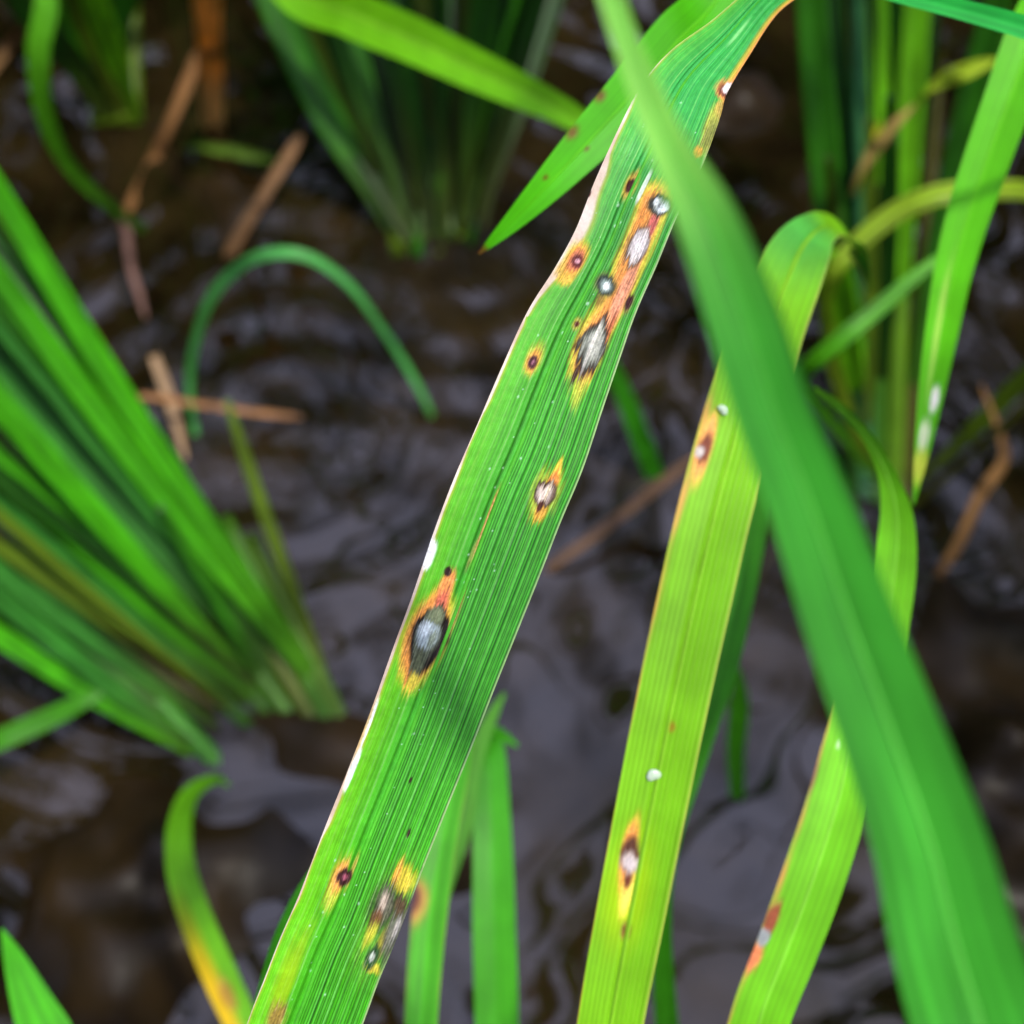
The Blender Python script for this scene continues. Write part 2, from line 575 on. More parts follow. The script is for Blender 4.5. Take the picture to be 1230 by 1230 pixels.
def near_leaf(label, ctrl, ns, cols, pigment, paint=None, fold=0.12, thick=0.00022, profile=None,
              stem=None, stem_color=(.09, .2, .03), rib=None, name='rice_leaf', cat='leaf', group=None, mat=None):
    rb = ribbon(ctrl, cols, ns, fold=fold, thick=thick, profile=profile)
    base = stem[-1] if stem is not None else rb['C'][0]
    loc = np.array(base, float)
    root = thing(name, loc, label, cat, group)
    col = pigment(rb)
    pt = Painter(rb, col)
    names = {}
    if paint:
        names = paint(pt) or {}
    if pt.relief.any():         # dead tissue sinks and crumples a little
        crum = vnoise(rb['U'] * 60, rb['S'] * 2600, 71) - .5 + .6 * (vnoise(rb['U'] * 120, rb['S'] * 5000, 72) - .5)
        rb['top'] = rb['top'] - rb['nor'][:, None, :] * (pt.relief * (0.00005 + 0.00006 * crum))[..., None]
        w = pt.relief[..., None]
        mott = 1 + .55 * (vnoise(rb['U'] * 70, rb['S'] * 3200, 73) - .5) + .35 * (vnoise(rb['U'] * 150, rb['S'] * 7000, 74) - .5)
        grey = pt.col.mean(-1, keepdims=True)
        pt.col = pt.col * (1 - w) + ((pt.col * .9 + grey * .1) * 1.1 * mott[..., None]) * w
    col = np.clip(pt.col, 0.002, 0.9)
    V, Ft, Fr = shell(rb)
    V = local(V, loc)
    N = grid_normals(rb['top']).reshape(-1, 3)
    colf = col.reshape(-1, 3)
    ids = pt.id.ravel()
    fid = np.where((ids[Ft] > 0).sum(1) >= 3, np.median(ids[Ft], axis=1).astype(int), 0)
    n = len(N)
    keep = fid == 0
    allV = V
    F = np.concatenate([Ft[keep], Fr])
    un = np.full(len(V), -1); used = np.unique(F); un[used] = np.arange(len(used))
    Nall = np.concatenate([N, -N])
    me = make_mesh('blade', allV[used], un[F], np.concatenate([colf, colf])[used], Nall[used], mat or M_LEAF)
    link('blade', me, root)
    for k in np.unique(fid):
        if k == 0:
            continue
        F = Ft[fid == k]
        if len(F) < 4:
            continue
        used = np.unique(F); un = np.full(len(V), -1); un[used] = np.arange(len(used))
        nm, lb = names.get(int(k), ('lesion', None))
        o = link(nm, make_mesh(nm, allV[used], un[F], colf[used], N[used], M_LESION), root)
        if lb:
            o['label'] = lb
    if rib:
        midrib_part(rb, root, loc, **rib)
    if stem is not None:
        path = [rb['C'][0] + rb['T'][0] * 0.004] + [np.array(p) for p in stem]
        w = rb['W'][0]
        radii = [w * 0.36] + [0.0024 + 0.0006 * i for i in range(1, len(path))]
        tube([local(p, loc) for p in path], radii, 12, stem_color, M_PLANT, 'stem', root)
    return root, rb

def seg_counts(ctrl, step_px=3.0, far=6):
    """samples per segment: by pixel length where in view, few elsewhere"""
    c = np.array(ctrl)
    pp = proj(c[:, :3])
    zc = (c[:, :3] - CAM) @ FWD
    out = []
    for i in range(len(c) - 1):
        vis = [zc[j] > .02 and -150 < pp[j, 0] < 1380 and -150 < pp[j, 1] < 1380 for j in (i, i + 1)]
        if any(vis):
            out.append(int(np.clip(np.linalg.norm(pp[i + 1] - pp[i]) / step_px, 4, 400)))
        else:
            out.append(far)
    return out

# ================================================================ 1. the diseased leaf in focus
EDGE = [(0, 888, 948), (50, 834, 915), (96, 780, 887), (130, 758, 871), (190, 727, 848), (240, 705, 822),
        (300, 681, 797), (350, 653, 776), (400, 623, 757), (470, 592, 732), (540, 562, 709), (600, 536, 684),
        (660, 514, 660), (740, 487, 628), (800, 465, 604), (870, 440, 577), (950, 409, 545), (1020, 381, 517),
        (1100, 350, 487), (1150, 328, 466), (1200, 309, 447), (1230, 297, 436)]
def main_depth(y):
    return 0.118 + 0.010 * max(0, (180 - y) / 180) ** 1.3 - 0.0015 * max(0, (y - 900) / 330)
cen = [((l + r) / 2, y, r - l) for y, l, r in EDGE]
rows = []
for i, (x, y, w) in enumerate(cen):
    a, b = cen[max(i - 1, 0)], cen[min(i + 1, len(cen) - 1)]
    ang = math.atan2(abs(b[0] - a[0]), b[1] - a[1])
    rows.append((x, y, w * math.cos(ang), main_depth(y), 0))
rows = rows[::-1]
ctrl = px_ctrl(rows)
below = [[*P(330, 1330, 0.1165), 0.0112, 0], [*P(290, 1440, 0.118), 0.0105, 0]]
collar = np.array([-0.052, -0.030, 0.185])
ctrl = [[*collar, 0.0075, 0], [-0.046, -0.006, 0.222, 0.009, 0]] + below[1:] + below[:1] + ctrl
ctrl += [[*P(985, -60, 0.136), 0.0065, 0], [*P(1075, -150, 0.152), 0.0045, 0], [*P(1180, -230, 0.172), 0.0018, 0], [*P(1230, -260, 0.182), 0.0005, 0]]

MR = 0.385          # midrib position across the blade
def warp(U):
    return U + 0.006 * np.sin(U * 41) + 0.004 * np.sin(U * 97 + 1)
def main_profile(U, S, W):
    d = np.where(U < MR, (MR - U) * 0.30, (U - MR) * 0.13) * W
    right = smooth(MR, MR + .05, U)
    w = warp(U + 0.012 * np.sin(S * 55) * (U - MR))
    f = (19 * w) % 1.0
    d = d + (0.000016 + 0.000048 * right) * np.exp(-((f - .5) / .17) ** 2)
    fine = np.sin(2 * math.pi * 57 * w)
    d = d + (0.000003 + 0.000005 * right) * fine
    # broad pleats on the right half
    ph = (U - MR) / (1 - MR) * 4.2
    d = d + right * 0.000075 * np.sin(2 * math.pi * ph + 0.6 * np.sin(S * 40))
    d = d - 0.00013 * np.exp(-((U - MR + .028) / .010) ** 2)          # groove beside the midrib
    d = d + 0.0006 * np.sin(S * 63) * smooth(0.3, 0.0, U) * 0.5       # wavy left margin
    d = d + 0.00012 * (vnoise(U * 6, S * 300, 21) - .5)
    return d

def main_pigment(rb):
    U, S = rb['U'], rb['S']
    px = proj(rb['top'])
    y = px[..., 1]
    c_top_sheen, c_mid, c_low = lin(66, 186, 86), lin(76, 188, 46), lin(78, 194, 24)  # teal upper end: bluish sheen held in the colour
    t = smooth(80, 420, y)[..., None]
    c = c_top_sheen * (1 - t) + c_mid * t
    t = smooth(760, 1120, y)[..., None]
    c = c * (1 - t) + c_low * t
    # paler yellow green towards the left margin, its backlit glow held as colour
    lft = (smooth(MR, 0.05, U) * (0.35 + 0.65 * smooth(300, 1000, y)))[..., None]
    c = c * (1 - lft * .75) + lin(130, 220, 20) * lft * .75
    w = warp(U + 0.012 * np.sin(S * 55) * (U - MR))
    right = smooth(MR, MR + .06, U)
    f = (19 * w) % 1.0
    rib = np.exp(-((f - .5) / .13) ** 2)
    groove = np.exp(-((f - .22) / .10) ** 2) + np.exp(-((f - .80) / .10) ** 2)
    calm = 0.35 + 0.65 * smooth(60, 280, y)  # stripe colour fades under the painted sheen at the upper end
    amp = (0.24 + 0.66 * right) * calm
    ln_n = vnoise(19 * w, S * 40, 31)
    c = c * (1 - (np.clip(groove, 0, 1) * amp * (0.55 + .38 * ln_n))[..., None])
    pale = lin(118, 226, 92)
    c = c + (pale - c) * (rib * amp * (0.22 + 0.40 * ln_n))[..., None]
    fine = np.sin(2 * math.pi * 57 * w)
    c = c * (1 + (0.10 * fine * (0.6 + .4 * right) * calm)[..., None])
    # secondary pale veins and darker lanes
    for uu, hw, k, cc in ((.10, .006, .5, (150, 215, 90)), (.19, .006, .55, (140, 215, 100)), (.285, .007, .6, (150, 220, 110)),
                          (.52, .006, .45, (130, 220, 110)), (.66, .007, .5, (140, 225, 115)), (.79, .006, .4, (130, 215, 100))):
        g = np.exp(-((U - uu - 0.006 * np.sin(S * 40 + uu * 20)) / hw) ** 2) * k
        c = c + (lin(*cc) - c) * g[..., None]
    for uu, hw, k in ((.235, .035, .22), (.352, .016, .75), (.47, .02, .25), (.60, .03, .22), (.735, .03, .3), (.90, .04, .3)):
        g = np.exp(-((U - uu) / hw) ** 2) * k * .75 * (0.5 + vnoise(S * 45, U * 0 + uu * 50, 33)) * calm
        c = c * (1 - g[..., None] * .8)
    k = 1 + 0.16 * (vnoise(U * 8, S * 70, 34) - .5) + 0.18 * (vnoise(U * 130, S * 45, 35) - .5) + .14 * (vnoise(U * 150, S * 2500, 36) - .5)
    return c * k[..., None]

DARK, CHAR, PALE = lin(38, 20, 14), lin(46, 50, 42), lin(222, 222, 214)
ORG, YEL, SAL, GREY = lin(228, 146, 44), lin(220, 196, 36), lin(226, 150, 106), lin(150, 156, 142)
def main_paint(p):
    rs = random.Random(4)
    U = p.rb['U']
    py = p.px[..., 1]
    k = p.scale[:, None]
    dist_l = U * p.rb['W'][:, None] * k
    dist_r = (1 - U) * p.rb['W'][:, None] * k
    nz = vnoise(p.rb['S'] * 350, U * 3, 41)
    # dried white margin
    wid = np.interp(py, [60, 100, 150, 185, 210, 250, 300, 335, 360, 420, 640, 660, 690, 700, 830, 870, 960, 1010, 1060, 1230],
                    [0, 1.5, 3, 4, 10, 12, 14, 8, 3.5, 2.4, 2.4, 3, 3, 2.6, 3, 3.6, 4, 3, 2.0, 1.6]) * (0.8 + 0.4 * nz)
    brk = smooth(.18, .5, vnoise(p.rb['S'] * 210, U * 0 + 8, 43))
    wid = np.where(py > 380, wid * (.35 + .8 * brk), wid)
    m = 1 - smooth(wid * .75, wid * 1.15 + .4, dist_l)
    edgec = lin(212, 184, 158) + (lin(240, 230, 220) - lin(212, 184, 158)) * nz[..., None]
    m2 = 1 - smooth(wid, wid * 1.3 + 3.5, dist_l)
    p.col += (lin(205, 190, 70) - p.col) * (m2 * .55)[..., None]
    p.col += (edgec - p.col) * m[..., None]
    p.id[(m > .5) & (py > 196) & (py < 345)] = 40
    # right margin: pale thread, orange near the tip
    m = 1 - smooth(1.2, 2.6, dist_r)
    p.col += (lin(190, 214, 150) - p.col) * (m * .75)[..., None]
    w2 = np.interp(py, [-60, 0, 60, 100, 125, 140], [3, 4, 6, 7, 3, 0])
    m = (1 - smooth(w2 * .4, w2 + 3, dist_r)) * (w2 > .5)
    p.col += (lin(226, 190, 62) - p.col) * (m * .85)[..., None]
    w3 = w2 * .35
    m = (1 - smooth(w3 * .4, w3 + 1, dist_r)) * (w2 > .5)
    p.col += (lin(224, 150, 84) - p.col) * (m * .7)[..., None]

    B = p.blob
    # --- right edge near the tip
    B(857, 152, 46, 42, 11, 14, lin(176, 176, 48), .35, feather=.3, opacity=.9, lid=1)
    B(852, 160, 22, 24, 6, 6, lin(104, 112, 44), .5, feather=.6, opacity=.7, lid=1)
    B(868, 128, 12, 20, 8, 8, lin(190, 150, 60), .4, opacity=.7, lid=1)
    B(838, 183, 8, 8, 5, 5, lin(228, 150, 20), .4, lid=1)
    B(873, 111, 22, 19, 14, 14, lin(214, 134, 56), .35, lid=2)
    B(873, 110, 16, 14, 11, 12, lin(120, 62, 36), .3, lid=2)
    B(877, 109, 12, 11, 7, 9, lin(236, 222, 216), .25, lid=2)
    # --- orange band joining four lesions
    B(786, 240, 26, 30, 17, 17, YEL, .3, feather=.4, lid=3)
    B(772, 285, 60, 60, 20, 16, YEL, .25, p=3, feather=.35, lid=3)
    B(745, 345, 55, 60, 17, 15, YEL, .28, p=3, feather=.35, lid=3)
    B(716, 405, 50, 62, 21, 17, YEL, .25, feather=.45, lid=3)
    B(696, 462, 20, 26, 8, 8, lin(190, 200, 40), .4, feather=.9, opacity=.8, lid=3)
    B(783, 245, 20, 40, 13, 13, ORG, .3, feather=.5, lid=3)
    B(770, 290, 55, 50, 15, 11, ORG, .3, p=3, feather=.5, lid=3)
    B(744, 350, 48, 50, 10, 11, ORG, .3, p=3, feather=.5, lid=3)
    B(715, 410, 46, 50, 17, 12, ORG, .3, feather=.5, lid=3)
    B(748, 350, 46, 46, 6, 7, SAL, .4, p=3, feather=.5, lid=3)
    B(784, 269, 20, 18, 5, 5, lin(206, 98, 84), .35, feather=.5, lid=3)
    B(733, 395, 24, 28, 4, 3.5, lin(176, 84, 40), .5, feather=.5, opacity=.8, lid=3)
    # lesion by the crossing blade
    B(792, 247, 15, 14, 14, 14, lin(92, 82, 40), .3, feather=.35, lid=4)
    B(792, 247, 13, 12.5, 12.5, 12.5, CHAR, .18, feather=.35, lid=4)
    B(794, 247, 9.5, 9, 9, 9, lin(150, 160, 152), .3, feather=.6, lid=4)
    B(796, 249, 6, 6, 5.5, 6, lin(226, 236, 234), .4, feather=.9, lid=4)
    B(788, 243, 5, 4, 3, 3, lin(214, 222, 216), .4, feather=.9, lid=4)
    B(792, 246, 3, 4, 1.5, 1.5, CHAR, .5, feather=1, opacity=.7, lid=4)
    # white spindle
    B(767, 294, 26, 28, 14, 14, lin(134, 96, 52), .2, p=1.7, feather=.4, lid=5)
    B(767, 294, 22, 25, 12, 12, lin(88, 74, 60), .2, p=1.7, feather=.4, opacity=.9, lid=5)
    B(768, 293, 20, 23, 10.5, 11, lin(202, 192, 184), .2, p=1.8, feather=.5, lid=5)
    B(769, 292, 14, 16, 6, 6, lin(226, 218, 212), .5, feather=1, lid=5)
    # dark ring with white eye
    B(727, 343, 15, 15, 14, 14, lin(112, 118, 44), .35, feather=.4, opacity=.8, lid=6)
    B(727, 343, 12.5, 12, 12, 12, lin(44, 56, 46), .25, feather=.4, lid=6)
    B(728, 343, 8, 8, 7.5, 7.5, lin(142, 162, 150), .35, feather=.5, lid=6)
    B(729, 343, 4.6, 4.6, 4.4, 4.4, lin(236, 244, 240), .4, feather=.5, lid=6)
    B(722, 358, 4, 12, 6, 6, lin(120, 74, 34), .5, feather=1, opacity=.7, lid=6)
    # grey diamond
    B(712, 416, 43, 48, 20, 19, lin(70, 40, 22), .16, p=1.15, feather=.4, lid=7)
    B(712, 415, 33, 36, 17.5, 17, lin(52, 52, 42), .16, p=1.3, feather=.35, lid=7)
    B(713, 414, 25, 29, 14, 14, lin(126, 132, 116), .25, p=1.35, feather=.5, lid=7)
    B(714, 414, 17, 20, 9, 9.5, lin(172, 174, 160), .5, p=1.5, feather=1.1, lid=7)
    B(712, 412, 26, 40, 1.6, 1.6, lin(226, 220, 206), .5, p=2, feather=.3, opacity=.85, lid=7)
    B(690, 452, 12, 12, 3.2, 3.2, lin(60, 28, 22), .4, feather=.8, lid=7)
    # --- left-margin lesion
    B(690, 312, 25, 26, 13, 13, YEL, .3, feather=.3, lid=8)
    B(683, 330, 14, 16, 16, 8, lin(224, 180, 40), .4, feather=.3, lid=8)
    B(691, 312, 19, 18, 10, 10, ORG, .35, feather=.4, lid=8)
    B(692, 313, 13, 13, 8, 8, lin(206, 110, 66), .35, feather=.4, lid=8)
    B(693.5, 314, 8, 9, 6.5, 6.5, lin(112, 36, 34), .3, feather=.5, lid=8)
    B(694, 313, 3.2, 3.2, 2.8, 2.8, lin(214, 150, 160), .4, feather=.3, lid=8)
    # --- small spots
    B(757, 224, 18, 17, 7, 6.5, lin(206, 156, 48), .45, feather=.5, opacity=.85, lid=9)
    B(756.5, 224, 9, 9, 4.6, 4.2, lin(66, 20, 14), .3, feather=.4, lid=9)
    B(755, 364, 12, 12, 5, 5, lin(130, 80, 40), .5, feather=.6, opacity=.8, lid=10)
    B(755.5, 363, 9.5, 9.5, 4, 4, lin(60, 18, 24), .3, feather=.4, lid=10)
    B(693, 389, 8, 8, 5, 5, lin(196, 170, 50), .5, opacity=.7, lid=11)
    B(693, 389, 3.8, 3.8, 2.8, 2.8, lin(88, 34, 20), .4, lid=11)
    B(641, 432, 21, 19, 9, 9, lin(200, 186, 46), .5, feather=.4, opacity=.8, lid=12)
    B(640.5, 434, 15, 15, 7, 7, lin(222, 148, 44), .4, feather=.5, opacity=.9, lid=12)
    B(640, 434.5, 9, 9, 5.2, 5.5, lin(74, 24, 36), .3, feather=.5, lid=12)
    B(640.5, 434.5, 3, 3, 2, 2, lin(140, 80, 100), .5, lid=12)
    # --- round lesion, mid blade
    B(655, 592, 30, 32, 16, 16, lin(190, 196, 40), .4, feather=.6, opacity=.75, lid=13)
    B(668, 569, 16, 14, 4, 4, lin(236, 190, 24), .4, feather=.5, lid=13)
    B(664, 578, 11, 10, 7, 6, lin(230, 140, 36), .4, feather=.6, lid=13)
    B(650, 612, 10, 16, 6, 6, lin(230, 168, 32), .4, feather=.7, lid=13)
    B(655, 592, 16, 17, 13.5, 13, lin(54, 30, 22), .18, feather=.4, lid=13)
    B(655, 592, 12, 13, 10, 10, lin(128, 104, 86), .3, feather=.8, lid=13)
    B(654, 592, 9, 10, 6.5, 6, lin(226, 208, 192), .45, feather=1.3, lid=13)
    B(659, 589, 12, 20, 1.5, 1.5, lin(238, 216, 176), .4, feather=.3, lid=13)
    B(649, 607, 8, 9, 2.6, 3, lin(84, 34, 18), .4, feather=.8, lid=13)
    # --- big lesion with grey heart
    B(515, 766, 66, 68, 29, 22, lin(206, 206, 30), .2, p=1.8, feather=.2, opacity=.9, lid=14)
    B(514, 765, 60, 62, 26, 19, ORG, .2, p=1.8, feather=.25, lid=14)
    B(535, 706, 24, 24, 8, 9, lin(244, 152, 62), .3, feather=.35, lid=14)
    B(531, 722, 14, 14, 8, 7, lin(206, 96, 62), .5, feather=.8, lid=14)
    B(543, 748, 40, 50, 3, 3.5, lin(190, 130, 66), .5, feather=.4, opacity=.8, lid=14)
    B(518, 760, 38, 62, 23, 24, lin(28, 18, 14), .12, p=1.3, feather=.2, lid=14)
    B(516.5, 760, 31, 56, 15.5, 14.5, lin(92, 100, 78), .15, p=1.3, feather=.3, lid=14)
    B(523, 741, 12, 10, 9, 9, lin(118, 130, 92), .5, feather=.5, lid=14)
    B(516, 759, 12, 20, 12.5, 12, lin(160, 176, 178), .25, p=2.5, feather=.35, lid=14)
    B(512, 755, 8, 10, 7, 6, lin(196, 208, 212), .5, feather=.9, lid=14)
    B(521, 764, 8, 16, 4, 4, lin(150, 164, 140), .5, feather=.9, lid=14)
    B(503, 797, 18, 18, 7, 7, lin(84, 92, 64), .4, feather=.6, lid=14)
    B(497, 818, 10, 10, 6, 6, lin(214, 194, 30), .5, feather=.6, lid=14)
    B(538, 686, 6, 6, 4.4, 4.4, lin(50, 20, 20), .3, feather=.4, lid=15)
    # --- orange seam beside the midrib
    B(584, 628, 44, 44, 2.2, 2.4, lin(196, 120, 60), .5, p=3, feather=.4, opacity=.85, lid=16)
    B(566, 668, 20, 20, 2, 2, lin(150, 120, 60), .5, feather=.4, opacity=.6, lid=16)
    # --- dark spot low on the left half
    B(404, 1062, 34, 34, 8, 7, lin(206, 200, 40), .5, feather=.6, opacity=.75, lid=17)
    B(409, 1052, 20, 20, 9, 6, lin(226, 146, 52), .4, feather=.5, opacity=.9, lid=17)
    B(425, 1044, 18, 26, 3, 3, lin(214, 150, 66), .5, feather=.5, opacity=.6, lid=17)
    B(414, 1053, 11, 12, 8.5, 8.5, lin(58, 16, 22), .3, feather=.6, lid=17)
    B(414.5, 1053, 4, 4, 3.4, 3.4, lin(150, 70, 90), .5, feather=.6, lid=17)
    # --- sooty patch at the right margin
    B(466, 1105, 66, 70, 26, 24, lin(96, 150, 30), .6, feather=.5, opacity=.7, lid=18)
    B(484, 1059, 19, 13, 12, 14, lin(222, 198, 22), .4, feather=.6, opacity=.9, lid=18)
    B(477, 1050, 20, 14, 3.5, 4, lin(232, 168, 40), .5, feather=.5, opacity=.9, lid=18)
    B(449, 1112, 22, 26, 5.5, 5, lin(204, 196, 24), .5, feather=.6, opacity=.9, lid=18)
    B(457, 1138, 20, 20, 5, 5, lin(212, 196, 24), .5, feather=.5, opacity=.9, lid=18)
    B(448, 1163, 7, 7, 10, 9, lin(206, 192, 24), .5, feather=.5, opacity=.9, lid=18)
    B(461, 1088, 28, 27, 17, 15, lin(44, 58, 28), .45, feather=.7, opacity=.95, lid=18)
    B(462, 1085, 20, 18, 10, 10, lin(104, 102, 80), .5, feather=1.2, lid=18)
    B(460, 1087, 12, 13, 4, 4, lin(212, 190, 168), .7, feather=.8, opacity=.7, lid=18)
    B(453, 1102, 8, 9, 8, 6, lin(112, 66, 30), .5, feather=.9, opacity=.8, lid=18)
    B(475, 1115, 36, 40, 11, 16, lin(72, 76, 54), .45, feather=.7, opacity=.95, lid=19)
    B(475, 1112, 20, 22, 5, 8, lin(130, 128, 116), .7, feather=.8, opacity=.6, lid=19)
    B(477, 1112, 10, 14, 2.5, 3, lin(200, 192, 184), .7, feather=.8, opacity=.6, lid=19)
    B(481, 1086, 12, 12, 7, 8, lin(84, 66, 40), .5, feather=.9, lid=19)
    B(447, 1150, 16, 16, 9, 8, lin(44, 84, 36), .35, feather=.8, lid=20)
    B(447, 1149, 5, 5, 2.4, 2.4, lin(206, 216, 196), .6, feather=.8, lid=20)
    # --- brown end patch, lower left
    B(344, 1180, 60, 40, 12, 8, lin(170, 206, 14), .6, feather=.6, opacity=.7)
    B(333, 1222, 20, 26, 12, 9, lin(150, 112, 40), .5, feather=.8, opacity=.9, lid=21)
    # --- tiny marks and dry scratches
    B(491, 1001, 6, 6, 2, 2, lin(40, 16, 10), .4, lid=22)
    B(493, 937, 4, 4, 1.8, 1.8, lin(50, 40, 10), .4)
    B(773, 225, 20, 20, 2.4, 2.4, lin(224, 236, 216), .3, p=3, feather=.15)
    B(887, 40, 26, 24, 1.8, 1.8, lin(150, 226, 140), .5, p=3, feather=.2)
    B(703, 232, 4, 4, 1.4, 1.4, lin(80, 30, 20), .4)
    B(514, 666, 19, 18, 4, 8, lin(222, 222, 220), .25, p=3, feather=.3, lid=41)
    B(443, 868, 32, 30, 2, 2.6, lin(232, 240, 236), .3, p=3, feather=.25, lid=42)
    B(424, 922, 24, 30, 3, 3.4, lin(232, 240, 238), .3, p=3, feather=.25, lid=43)
    B(437, 880, 40, 34, 3, 2, lin(206, 170, 60), .5, p=3, feather=.3, opacity=.7)
    rng = np.random.RandomState(8)
    for _ in range(120):
        t = rng.rand()
        r = int((0.06 + 0.80 * t) * U.shape[0])
        u = np.clip(rng.normal(.45, .14), .06, .95)
        c = int(u * (U.shape[1] - 1))
        x, y = p.px[r, c]
        if not (120 < y < 1230):
            continue
        s = rng.uniform(.6, 1.3) * (1.5 if rng.rand() < .1 else 1)
        if p.id[r, c]:
            continue
        B(x, y, s * 1.3, s * 1.3, s, s, lin(200, 240, 200), .5, feather=.3, opacity=rng.uniform(.35, .9))
    # veins run on through the dead tissue
    wv = warp(U + 0.012 * np.sin(p.rb['S'] * 55) * (U - MR))
    fv = (38 * wv) % 1.0
    thread = np.exp(-((fv - .5) / .16) ** 2) * smooth(.25, .75, vnoise(38 * wv, p.rb['S'] * 420, 51))
    pale_v = np.exp(-((fv - .0) / .14) ** 2) * smooth(.45, .8, vnoise(38 * wv + 90, p.rb['S'] * 420, 52))
    dead = (p.id > 0) & (p.id < 40)
    p.col *= 1 - (.55 * thread * dead)[..., None]
    p.col += (lin(226, 206, 160) - p.col) * (.22 * pale_v * dead)[..., None]
    names = {i: ('lesion', None) for i in range(1, 30)}
    names.update({3: ('lesion', 'yellow and orange band joining the spots near the crossing blade'),
                  5: ('lesion', 'bleached white spindle lesion'), 7: ('lesion', 'grey diamond-shaped lesion with dark outline'),
                  14: ('lesion', 'large lesion with blue-grey heart and orange border'),
                  16: ('lesion', 'thin orange seam beside the midrib'),
                  18: ('lesion', 'sooty lesion with yellow rim at the leaf margin'),
                  40: ('dry_margin', 'bleached papery leaf margin'), 41: ('dry_margin', None), 42: ('dry_margin', None), 43: ('dry_margin', None)})
    return names

ns = seg_counts(ctrl, 1.45, 8)
main_root, main_rb = near_leaf('sharp ribbed green rice leaf with grey diamond lesions and a bleached white margin', ctrl, ns, 265,
    main_pigment, main_paint, profile=main_profile, thick=0.00024,
    stem=[(-0.056, -0.040, 0.15), (-0.060, -0.048, 0.07), (-0.062, -0.050, -0.02)],
    rib=dict(u0=MR + .030, hw=0.018, height=0.00016, color=lin(88, 190, 48), prof=9))

# ================================================================ 2. other near leaves
def simple(label, pts, cols=28, c_mid=(.1, .3, .03), pre=None, post=None, stem=None, paint=None, step=3.0,
           fold=.12, veins=16, vein_amt=.12, seed=0, rib_color=None, c_edge=None, tip=None, base=None, group=None, profile=None, thick=.00022, var=.12):
    ctrl = (pre or []) + px_ctrl(pts) + (post or [])
    pig = lambda rb: leaf_pigment(rb, c_mid, c_edge, veins, vein_amt, seed, tip, base, var)
    rib = dict(u0=.5, hw=.035, height=.00018, color=rib_color, mat=M_NEAR) if rib_color is not None else None
    return near_leaf(label, ctrl, seg_counts(ctrl, step, 8), cols, pig, paint, fold=fold, stem=stem, rib=rib, group=group, profile=profile, thick=thick, mat=M_NEAR)

# yellow-green leaf to the right, just behind focus
def paint_s(p):
    B = p.blob
    U = p.rb['U']; dl = U * p.rb['W'][:, None] * p.scale[:, None]; dr = (1 - U) * p.rb['W'][:, None] * p.scale[:, None]
    py = p.px[..., 1]
    w = np.interp(py, [400, 450, 480, 540, 600, 680, 900, 1230], [0, 2, 8, 12, 9, 4, 1.4, 1.0])
    m = (1 - smooth(w * .4, w * 1.3 + .01, dl)) * (0.15 + .75 * vnoise(p.rb['S'] * 260, U * 2, 7))
    p.col += (lin(232, 170, 90) - p.col) * m[..., None]
    m = (1 - smooth(1, 4, dr))
    p.col += (lin(196, 206, 90) - p.col) * (m * .7)[..., None]
    B(846, 540, 46, 44, 10, 9, lin(232, 158, 66), .4, feather=.3, lid=1)
    B(846, 540, 20, 20, 8, 8, lin(118, 54, 28), .4, feather=.4, lid=1)
    B(841, 541, 7, 7, 5, 4.5, lin(196, 188, 180), .5, feather=.7, lid=1)
    B(752, 1075, 70, 60, 26, 24, lin(184, 218, 10), .7, feather=.2, opacity=.7)
    B(753, 1068, 40, 34, 8, 8, lin(248, 214, 60), .5, feather=.3, lid=2)
    B(755, 1020, 36, 46, 9, 9, lin(232, 146, 44), .4, feather=.4, lid=2)
    B(757, 1026, 22, 22, 13, 12, lin(84, 44, 26), .35, p=1.6, feather=.4, lid=2)
    B(754, 1056, 10, 12, 5, 5, lin(110, 52, 24), .5, feather=.4, lid=2)
    B(757, 1036, 12, 13, 11, 11, lin(164, 144, 134), .4, feather=.7, lid=2)
    B(758, 1036, 8, 9, 8, 7, lin(200, 186, 184), .5, feather=.6, lid=2)
    B(752, 1118, 11, 11, 6, 6, lin(120, 84, 22), .5, lid=3)
    B(806, 874, 6, 6, 5, 5, lin(180, 140, 40), .6, opacity=.8)
    B(962, 275, 90, 90, 70, 70, lin(74, 180, 84), .9, feather=.1, opacity=.75)
    B(760, 700, 60, 60, 8, 6, lin(200, 190, 60), .7, opacity=.35)
def prof_s(U, S, W):
    d = .16 * np.abs(U - .5) * W
    d = d - .00028 * np.exp(-((U - .47) / .03) ** 2) + .00004 * np.sin(2 * math.pi * 14 * U)
    return d + .0005 * np.sin(S * 70 + U * 3) * np.abs(U - .5)
S_PTS = [(733, 1230, 78, .140), (757, 1100, 82, .141), (782, 970, 84, .142), (806, 850, 86, .143), (834, 720, 88, .145),
         (862, 600, 88, .147), (893, 490, 88, .150), (922, 400, 84, .154), (946, 335, 80, .159), (962, 300, 70, .164), (980, 278, 50, .172)]
simple('yellow-green rice leaf with one white-centred spot hanging left of the broad blurred blade', S_PTS, 60, lin(132, 198, 30),
       pre=[[0.020, -0.012, .20, .007, 0], [*P(712, 1380, .141), .0078, 0]],
       post=[[*P(1002, 272, .19), .0052, 0], [*P(1024, 292, .21), .0038, 0], [*P(1038, 322, .228), .0022, 0], [*P(1044, 352, .24), .0006, 0]],
       stem=[(0.018, -0.02, .15), (0.016, -0.026, .06), (0.016, -0.028, -.02)],
       paint=paint_s, step=2.2, profile=prof_s, veins=13, vein_amt=.09, seed=3, rib_color=lin(150, 206, 50), tip=lin(60, 150, 60))

